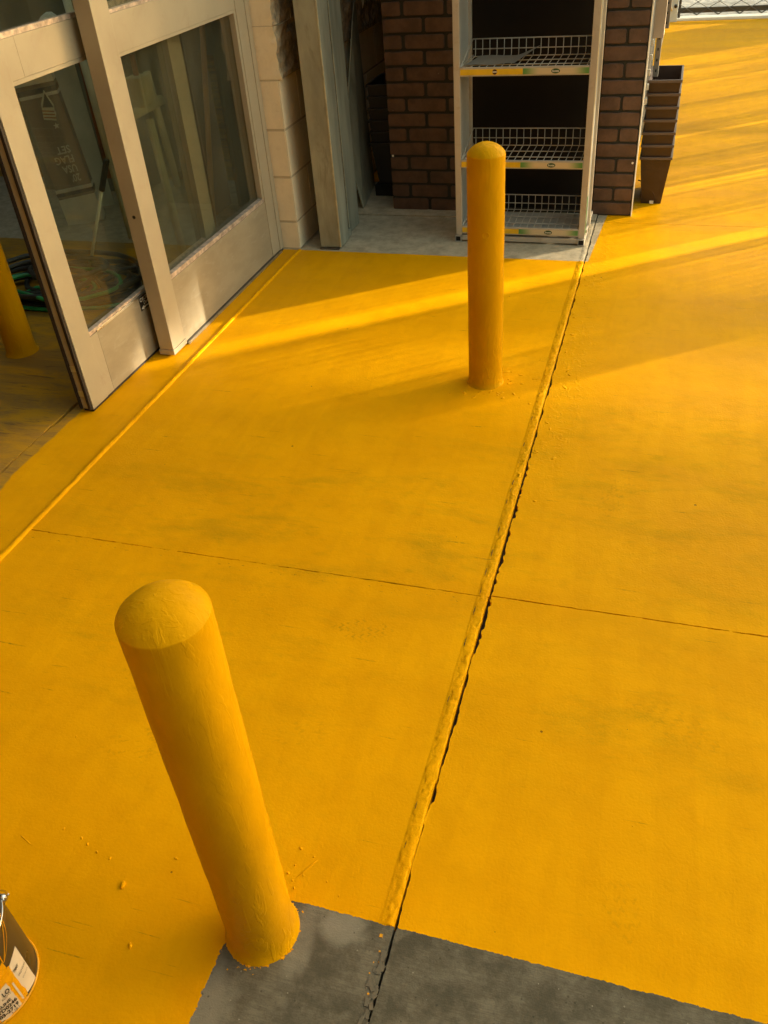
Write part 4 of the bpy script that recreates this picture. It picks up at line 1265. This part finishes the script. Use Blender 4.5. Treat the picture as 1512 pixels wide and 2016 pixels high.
b5 = box('wall_shelving', 'inwall', -3.6, -2.9, 4.5, 5.4, 0.0, 1.7, None, 0.01); tag(b5, 'dark tall cabinet behind the flag set carton', 'cabinet')

# ================================================================== PAINT CAN
CX, CY, CR, CH = -0.9305, 0.413, 0.0825, 0.186
can = empty('paint_can', (CX, CY, 0), 'metal paint can with dripped label and dark print by the left edge', 'paint can')
bm = bmesh.new()
lathe(bm, [(CR + 0.0012, 0.0005), (CR + 0.0018, 0.002), (CR + 0.0012, 0.004), (CR, 0.005)] + [(CR, 0.005 + (CH - 0.012) * i / 10) for i in range(1, 11)] + [(CR + 0.0012, CH - 0.006), (CR + 0.0022, CH - 0.003), (CR + 0.001, CH), (CR - 0.008, CH), (CR - 0.010, CH - 0.008), (0.001, CH - 0.008)], 72)
done(bm, 'can_body', 'candark', can, smooth=True)
for z in (0.003, CH - 0.003):
    bm = bmesh.new()
    add_tube(bm, [((CR + 0.0006) * math.cos(a * R(5)), (CR + 0.0006) * math.sin(a * R(5)), z) for a in range(73)], 0.0022, 6, cap=False)
    done(bm, 'rim', 'drip' if z < 0.1 else 'tin', can, smooth=True)
def wrap(poly_or_mesh, name, mat, lift, parent=can, sub=True):
    """(angle degrees, height) polygon or (verts, faces) laid on the can"""
    if isinstance(poly_or_mesh, list):
        bm = bmesh.new()
        vs = [bm.verts.new((a, b * 1000, 0)) for a, b in poly_or_mesh]
        bm.faces.new(vs)
        bmesh.ops.triangulate(bm, faces=bm.faces)
        for cut in range(-90, 91, 5):
            bmesh.ops.bisect_plane(bm, geom=list(bm.verts) + list(bm.edges) + list(bm.faces), plane_co=(cut + 0.013, 0, 0), plane_no=(1, 0, 0))
        for v_ in bm.verts:
            a, b = v_.co.x, v_.co.y / 1000
            v_.co = Vector(((CR + lift) * math.cos(R(a)), (CR + lift) * math.sin(R(a)), b))
        return done(bm, name, mat, parent, smooth=True)
    vs, fs = poly_or_mesh
    return flat_mesh(name, vs, fs, lambda a, b: ((CR + lift) * math.cos(R(a)), (CR + lift) * math.sin(R(a)), b), mat, parent)
def rag(x0, x1, z0, z1, amp, seed, n=12):
    q = random.Random(seed); o_ = []
    for i in range(n): o_.append((x0 + (x1 - x0) * i / n, z0 + q.uniform(-amp, amp)))
    for i in range(n // 2): o_.append((x1 + q.uniform(-amp, amp) * 400, z0 + (z1 - z0) * i / (n // 2)))
    for i in range(n): o_.append((x1 - (x1 - x0) * i / n, z1 + q.uniform(-amp, amp)))
    for i in range(n // 2): o_.append((x0 + q.uniform(-amp, amp) * 400, z1 - (z1 - z0) * i / (n // 2)))
    return o_
# yellow paint run down the side, then label patches left clean
wrap(rag(-80, -3, 0.006, 0.125, 0.003, 1), 'paint_drip', 'drip', 0.0005)
wrap([(-3.2, 0.012), (19, 0.005), (19, 0.024), (-3.2, 0.10)], 'white_label', 'canlabel', 0.0004)
wrap([(-3.2, 0.10), (-3.2, 0.100), (19, 0.024), (20, 0.112), (8, 0.108)], 'white_label', 'canlabel', 0.0004)
wrap(rag(-5.5, 0.5, 0.008, 0.105, 0.003, 8), 'paint_drip', 'drip', 0.0008)
for x0, x1, z0, z1, sd_ in ((-36, -11, 0.006, 0.052, 2), (-31, -11.5, 0.050, 0.082, 3), (-58, -40, 0.006, 0.045, 4)):
    wrap(rag(x0, x1, z0, z1, 0.0018, sd_, 8), 'label_patch', 'canlabel', 0.0009)
wrap(rag(-7.5, -5.5, 0.012, 0.068, 0.0008, 6, 6), 'label_patch', 'canlabel', 0.0012)
# dark patches and leaf print
wrap(rag(-34, -22, 0.088, 0.112, 0.003, 12, 6), 'dark_print_patch', 'black', 0.0010)
for base, top_, wd, bend in ((-1, 27, 4.2, 8), (-1, 29, 3.0, 0), (-2, 25, 4.5, -9), (-12, 16, 6.0, -9)):
    L_ = []
    for s_, sg in ((0, 1), (1, -1)):
        rng = range(0, 11) if s_ == 0 else range(10, -1, -1)
        for i in rng:
            t_ = i / 10
            a = base + (top_ - base) * t_ + bend * math.sin(math.pi * t_)
            L_.append((a + sg * 0.5 * (1.2 if 0 < i < 10 else 0.9), 0.122 + 0.070 * t_))
    wrap(L_, 'leaf_print', 'drip', 0.0007)
for txt, a0, a1, z, hh, bold in (('LO', -21, -12.5, 0.0600, 0.0110, 0.0005), ('ROUTE', -24, -13, 0.0535, 0.0048, 0.0), ('MAR', -50, -38, 0.0465, 0.0080, 0.0004),
                                ('JAUNE', -35, -16.5, 0.0395, 0.0075, 0.0004), ('YD0246', -35.5, -12, 0.0275, 0.0088, 0.0005), ('03-2719', -36, -12.5, 0.0155, 0.0088, 0.0005),
                                ('3,78 L', -24, -13, 0.0075, 0.0055, 0.0), ('PAINT', 1, 9, 0.080, 0.0065, 0.0003), ('PREMIUM', 3, 17, 0.062, 0.0045, 0.0), ('QUALITY', 5, 17, 0.048, 0.0035, 0.0), ('BE', -55, -44, 0.030, 0.0110, 0.0005), ('DE', -55, -46, 0.016, 0.0110, 0.0005)):
    vs, fs = text_mesh(txt, hh / 0.70, (a1 - a0), bold)
    wrap(([(a0 + v_[0], z + v_[1]) for v_ in vs], fs), 'can_lettering', 'black', 0.0016)
# bail ear and wire handle hanging down the side
bm = bmesh.new()
ea = R(52)
ex, ey = (CR + 0.002) * math.cos(ea), (CR + 0.002) * math.sin(ea)
ed = Vector((math.cos(ea), math.sin(ea), 0))
add_tube(bm, [Vector((ex, ey, CH - 0.008)) + ed * t_ for t_ in (0, 0.003, 0.006, 0.008)], 0.0095, 20, 0.004)
done(bm, 'handle_ear', 'tin', can, smooth=True)
bm = bmesh.new()
pts = []
for i in range(25):
    t_ = i / 24
    a = ea + R(176) * t_
    rad = CR + 0.010 + 0.006 * math.sin(math.pi * t_)
    pts.append((rad * math.cos(a), rad * math.sin(a), CH - 0.012 - 0.075 * math.sin(math.pi * t_)))
add_tube(bm, [(ex + 0.013, ey + 0.004, CH + 0.004), (ex + 0.008, ey + 0.008, CH - 0.006)] + pts[1:], 0.0016, 6)
done(bm, 'wire_handle', 'tin', can, smooth=True)

# ================================================================== WHAT SHADES THE LOW SUN (added, out of view)
# upright boards added to streak the low sun, in a stand, right of the picture
rk2 = empty('sun_slat_screen', (3.3, 7.0, 0), 'stand of grey upright boards with gaps, added out of view to streak the low sun', 'screen')
q = random.Random(2)
XB = 3.3
def qy(v_): return (v_ + 0.588 * XB) / 0.809
# how densely the boards stand, measured across the sun direction: (to, share covered)
dens = [(1.6, 0.5), (2.26, 0.12), (2.52, 0.86), (2.78, 0.5), (2.95, 0.58), (3.045, 0.86), (3.15, 0), (3.345, 0.50), (3.55, 0.70), (3.74, 0.60), (3.84, 0.2), (4.08, 0.68), (4.28, 0.80), (4.61, 0.62),
        (4.648, 0), (4.86, 0.80), (5.15, 0.55), (5.28, 0.85), (5.70, 0.55), (5.78, 0.3), (5.98, 0.66), (6.14, 0.45), (6.30, 0.75), (6.60, 0.48), (7.62, 1), (9.2, 0.2)]
a = 1.35
TH = 0.018
for b, c in dens:
    if c >= 1:
        y_ = qy(a)
        while y_ < qy(b) - 1e-6:
            e = min(y_ + 0.30, qy(b))
            box('board', 'sun_slat', XB, XB + TH, y_, e - 0.001, 0.0, 2.1 + q.uniform(-0.05, 0.05), rk2)
            y_ = e - 0.0005 if e < qy(b) else e
    elif c > 0:
        n_ = max(1, round((b - a) / 0.040))
        stp = (b - a) / n_
        for i in range(n_):
            lo = a + i * stp + q.uniform(-0.004, 0.004)
            w_ = max(0.004, (stp * c - TH * 0.588)) / 0.809
            box('batten', 'sun_slat', XB, XB + TH, qy(lo), qy(lo) + w_, 0.0, 2.1 + q.uniform(-0.05, 0.05), rk2)
    a = b
box('back_rail', 'sun_slat', XB + 0.019, XB + 0.05, qy(1.35), qy(9.3), 1.85, 1.95, rk2)
# long sign board on posts added out of view to shade the forecourt
cn = empty('low_sun_blocker', (21, 15, 0), 'long blank sign board on posts added out of view to block the low sun', 'sign board')
yc = 15.0
box('panel', 'pale_blocker', 9, 36, yc, yc + 0.06, (yc - 2.46) * 0.3928, 8.0, cn)
box('lower_rail', 'pale_blocker', 15.6, 36, yc, yc + 0.06, (yc - 3.5) * 0.3928, (yc - 2.86) * 0.3928, cn)
box('lower_panel', 'pale_blocker', 18.7, 36, yc + 0.07, yc + 0.12, 0.0, (yc - 2.46) * 0.3928 - 0.01, cn)
for x in (9.4, 22, 34):
    box('column', 'pale_blocker', x - 0.12, x + 0.12, yc + 0.3, yc + 0.5, 0.0, 7.6, cn)
# wing added unseen behind the viewer to darken surfaces facing back
wg = empty('rear_sky_blocker', (0, -2.2, 0), 'dark rendered wing added out of view behind the viewer to cut sky light', 'wall')
box('blocker_wall', 'blocker', -1.70, 4.5, -2.6, -2.2, 0.0, 5.2, wg)
box('parapet', 'blocker', -1.72, 4.55, -2.65, -2.15, 5.2, 5.35, wg)

aw = empty('added_door_shade', (-1.7, 1, 2.75), 'flat awning added out of view over the doors to darken them', 'shade')  # added overhead to dim the doors and the near bollard
box('shade_slab', 'stucco', -1.719, -0.85, -2.14, 2.9, 2.75, 2.90, aw)
box('added_side_board', 'mortar', -0.190, -0.160, YB + 0.031, 6.6, 0.0, 1.9, bd)  # these three unseen boards are added to keep sun out behind the display
box('added_end_board', 'mortar', -1.62, -0.160, 6.605, 6.63, 0.0, 2.3, bd)
box('added_top_board', 'mortar', -1.60, -0.160, YB + 0.031, 6.6, 1.905, 1.93, bd)

# chips missing along the left side of the bead
rr = random.Random(77)
bm = bmesh.new()
yy_ = 0.8
while yy_ < 2.6:
    ln = rr.uniform(0.004, 0.05)
    wd_ = rr.uniform(0.0006, 0.0019)
    if rr.random() < 0.75:
        xs = XJ - 0.0238 + rr.uniform(-0.0012, 0.0012)
        n_ = max(3, int(ln / 0.004))
        L_ = [(xs + rr.uniform(-1, 1) * 0.0006 - wd_ * math.sin(math.pi * i / n_), yy_ + ln * i / n_) for i in range(n_ + 1)]
        R_ = [(xs + rr.uniform(-1, 1) * 0.0004 + wd_ * 0.4 * math.sin(math.pi * i / n_), yy_ + ln * i / n_) for i in range(n_, -1, -1)]
        for A_ in (L_, ):
            vs = [bm.verts.new((a_, b_, 0.0009)) for a_, b_ in L_ + R_[1:-1]]
            bm.faces.new(vs)
    yy_ += ln + rr.uniform(0.01, 0.07) * (1 if 1.2 < yy_ < 2.1 else 2.5)
tag(done(bm, 'crack_chips', 'base', pave), kind='stuff')

fb_ = empty('backdrop', (0, 30, 0), 'long dark warehouse added beyond the fence to darken floor reflections', 'light blocker')  # added so the far floor mirrors something dark instead of bright sky
box('wall', 'blocker', -30, 24, 30, 40, -0.05, 8.0, fb_)
box('roof_edge', 'pale_blocker', -30.2, 24.2, 29.8, 40.2, 8.0, 8.3, fb_)

pc_.scale = (0.66, 0.66, 0.66)

rw = empty('added_sky_wall', (25, -8, 0), 'long plain yard wall added out of view to cover the low sky', 'wall')  # added out of view to hide the bright low sky on the right
box('wall', 'stucco', 25, 25.3, -40, 14.5, -0.05, 4.6, rw)
box('coping', 'pale_blocker', 24.95, 25.35, -40, 14.5, 4.6, 4.72, rw)
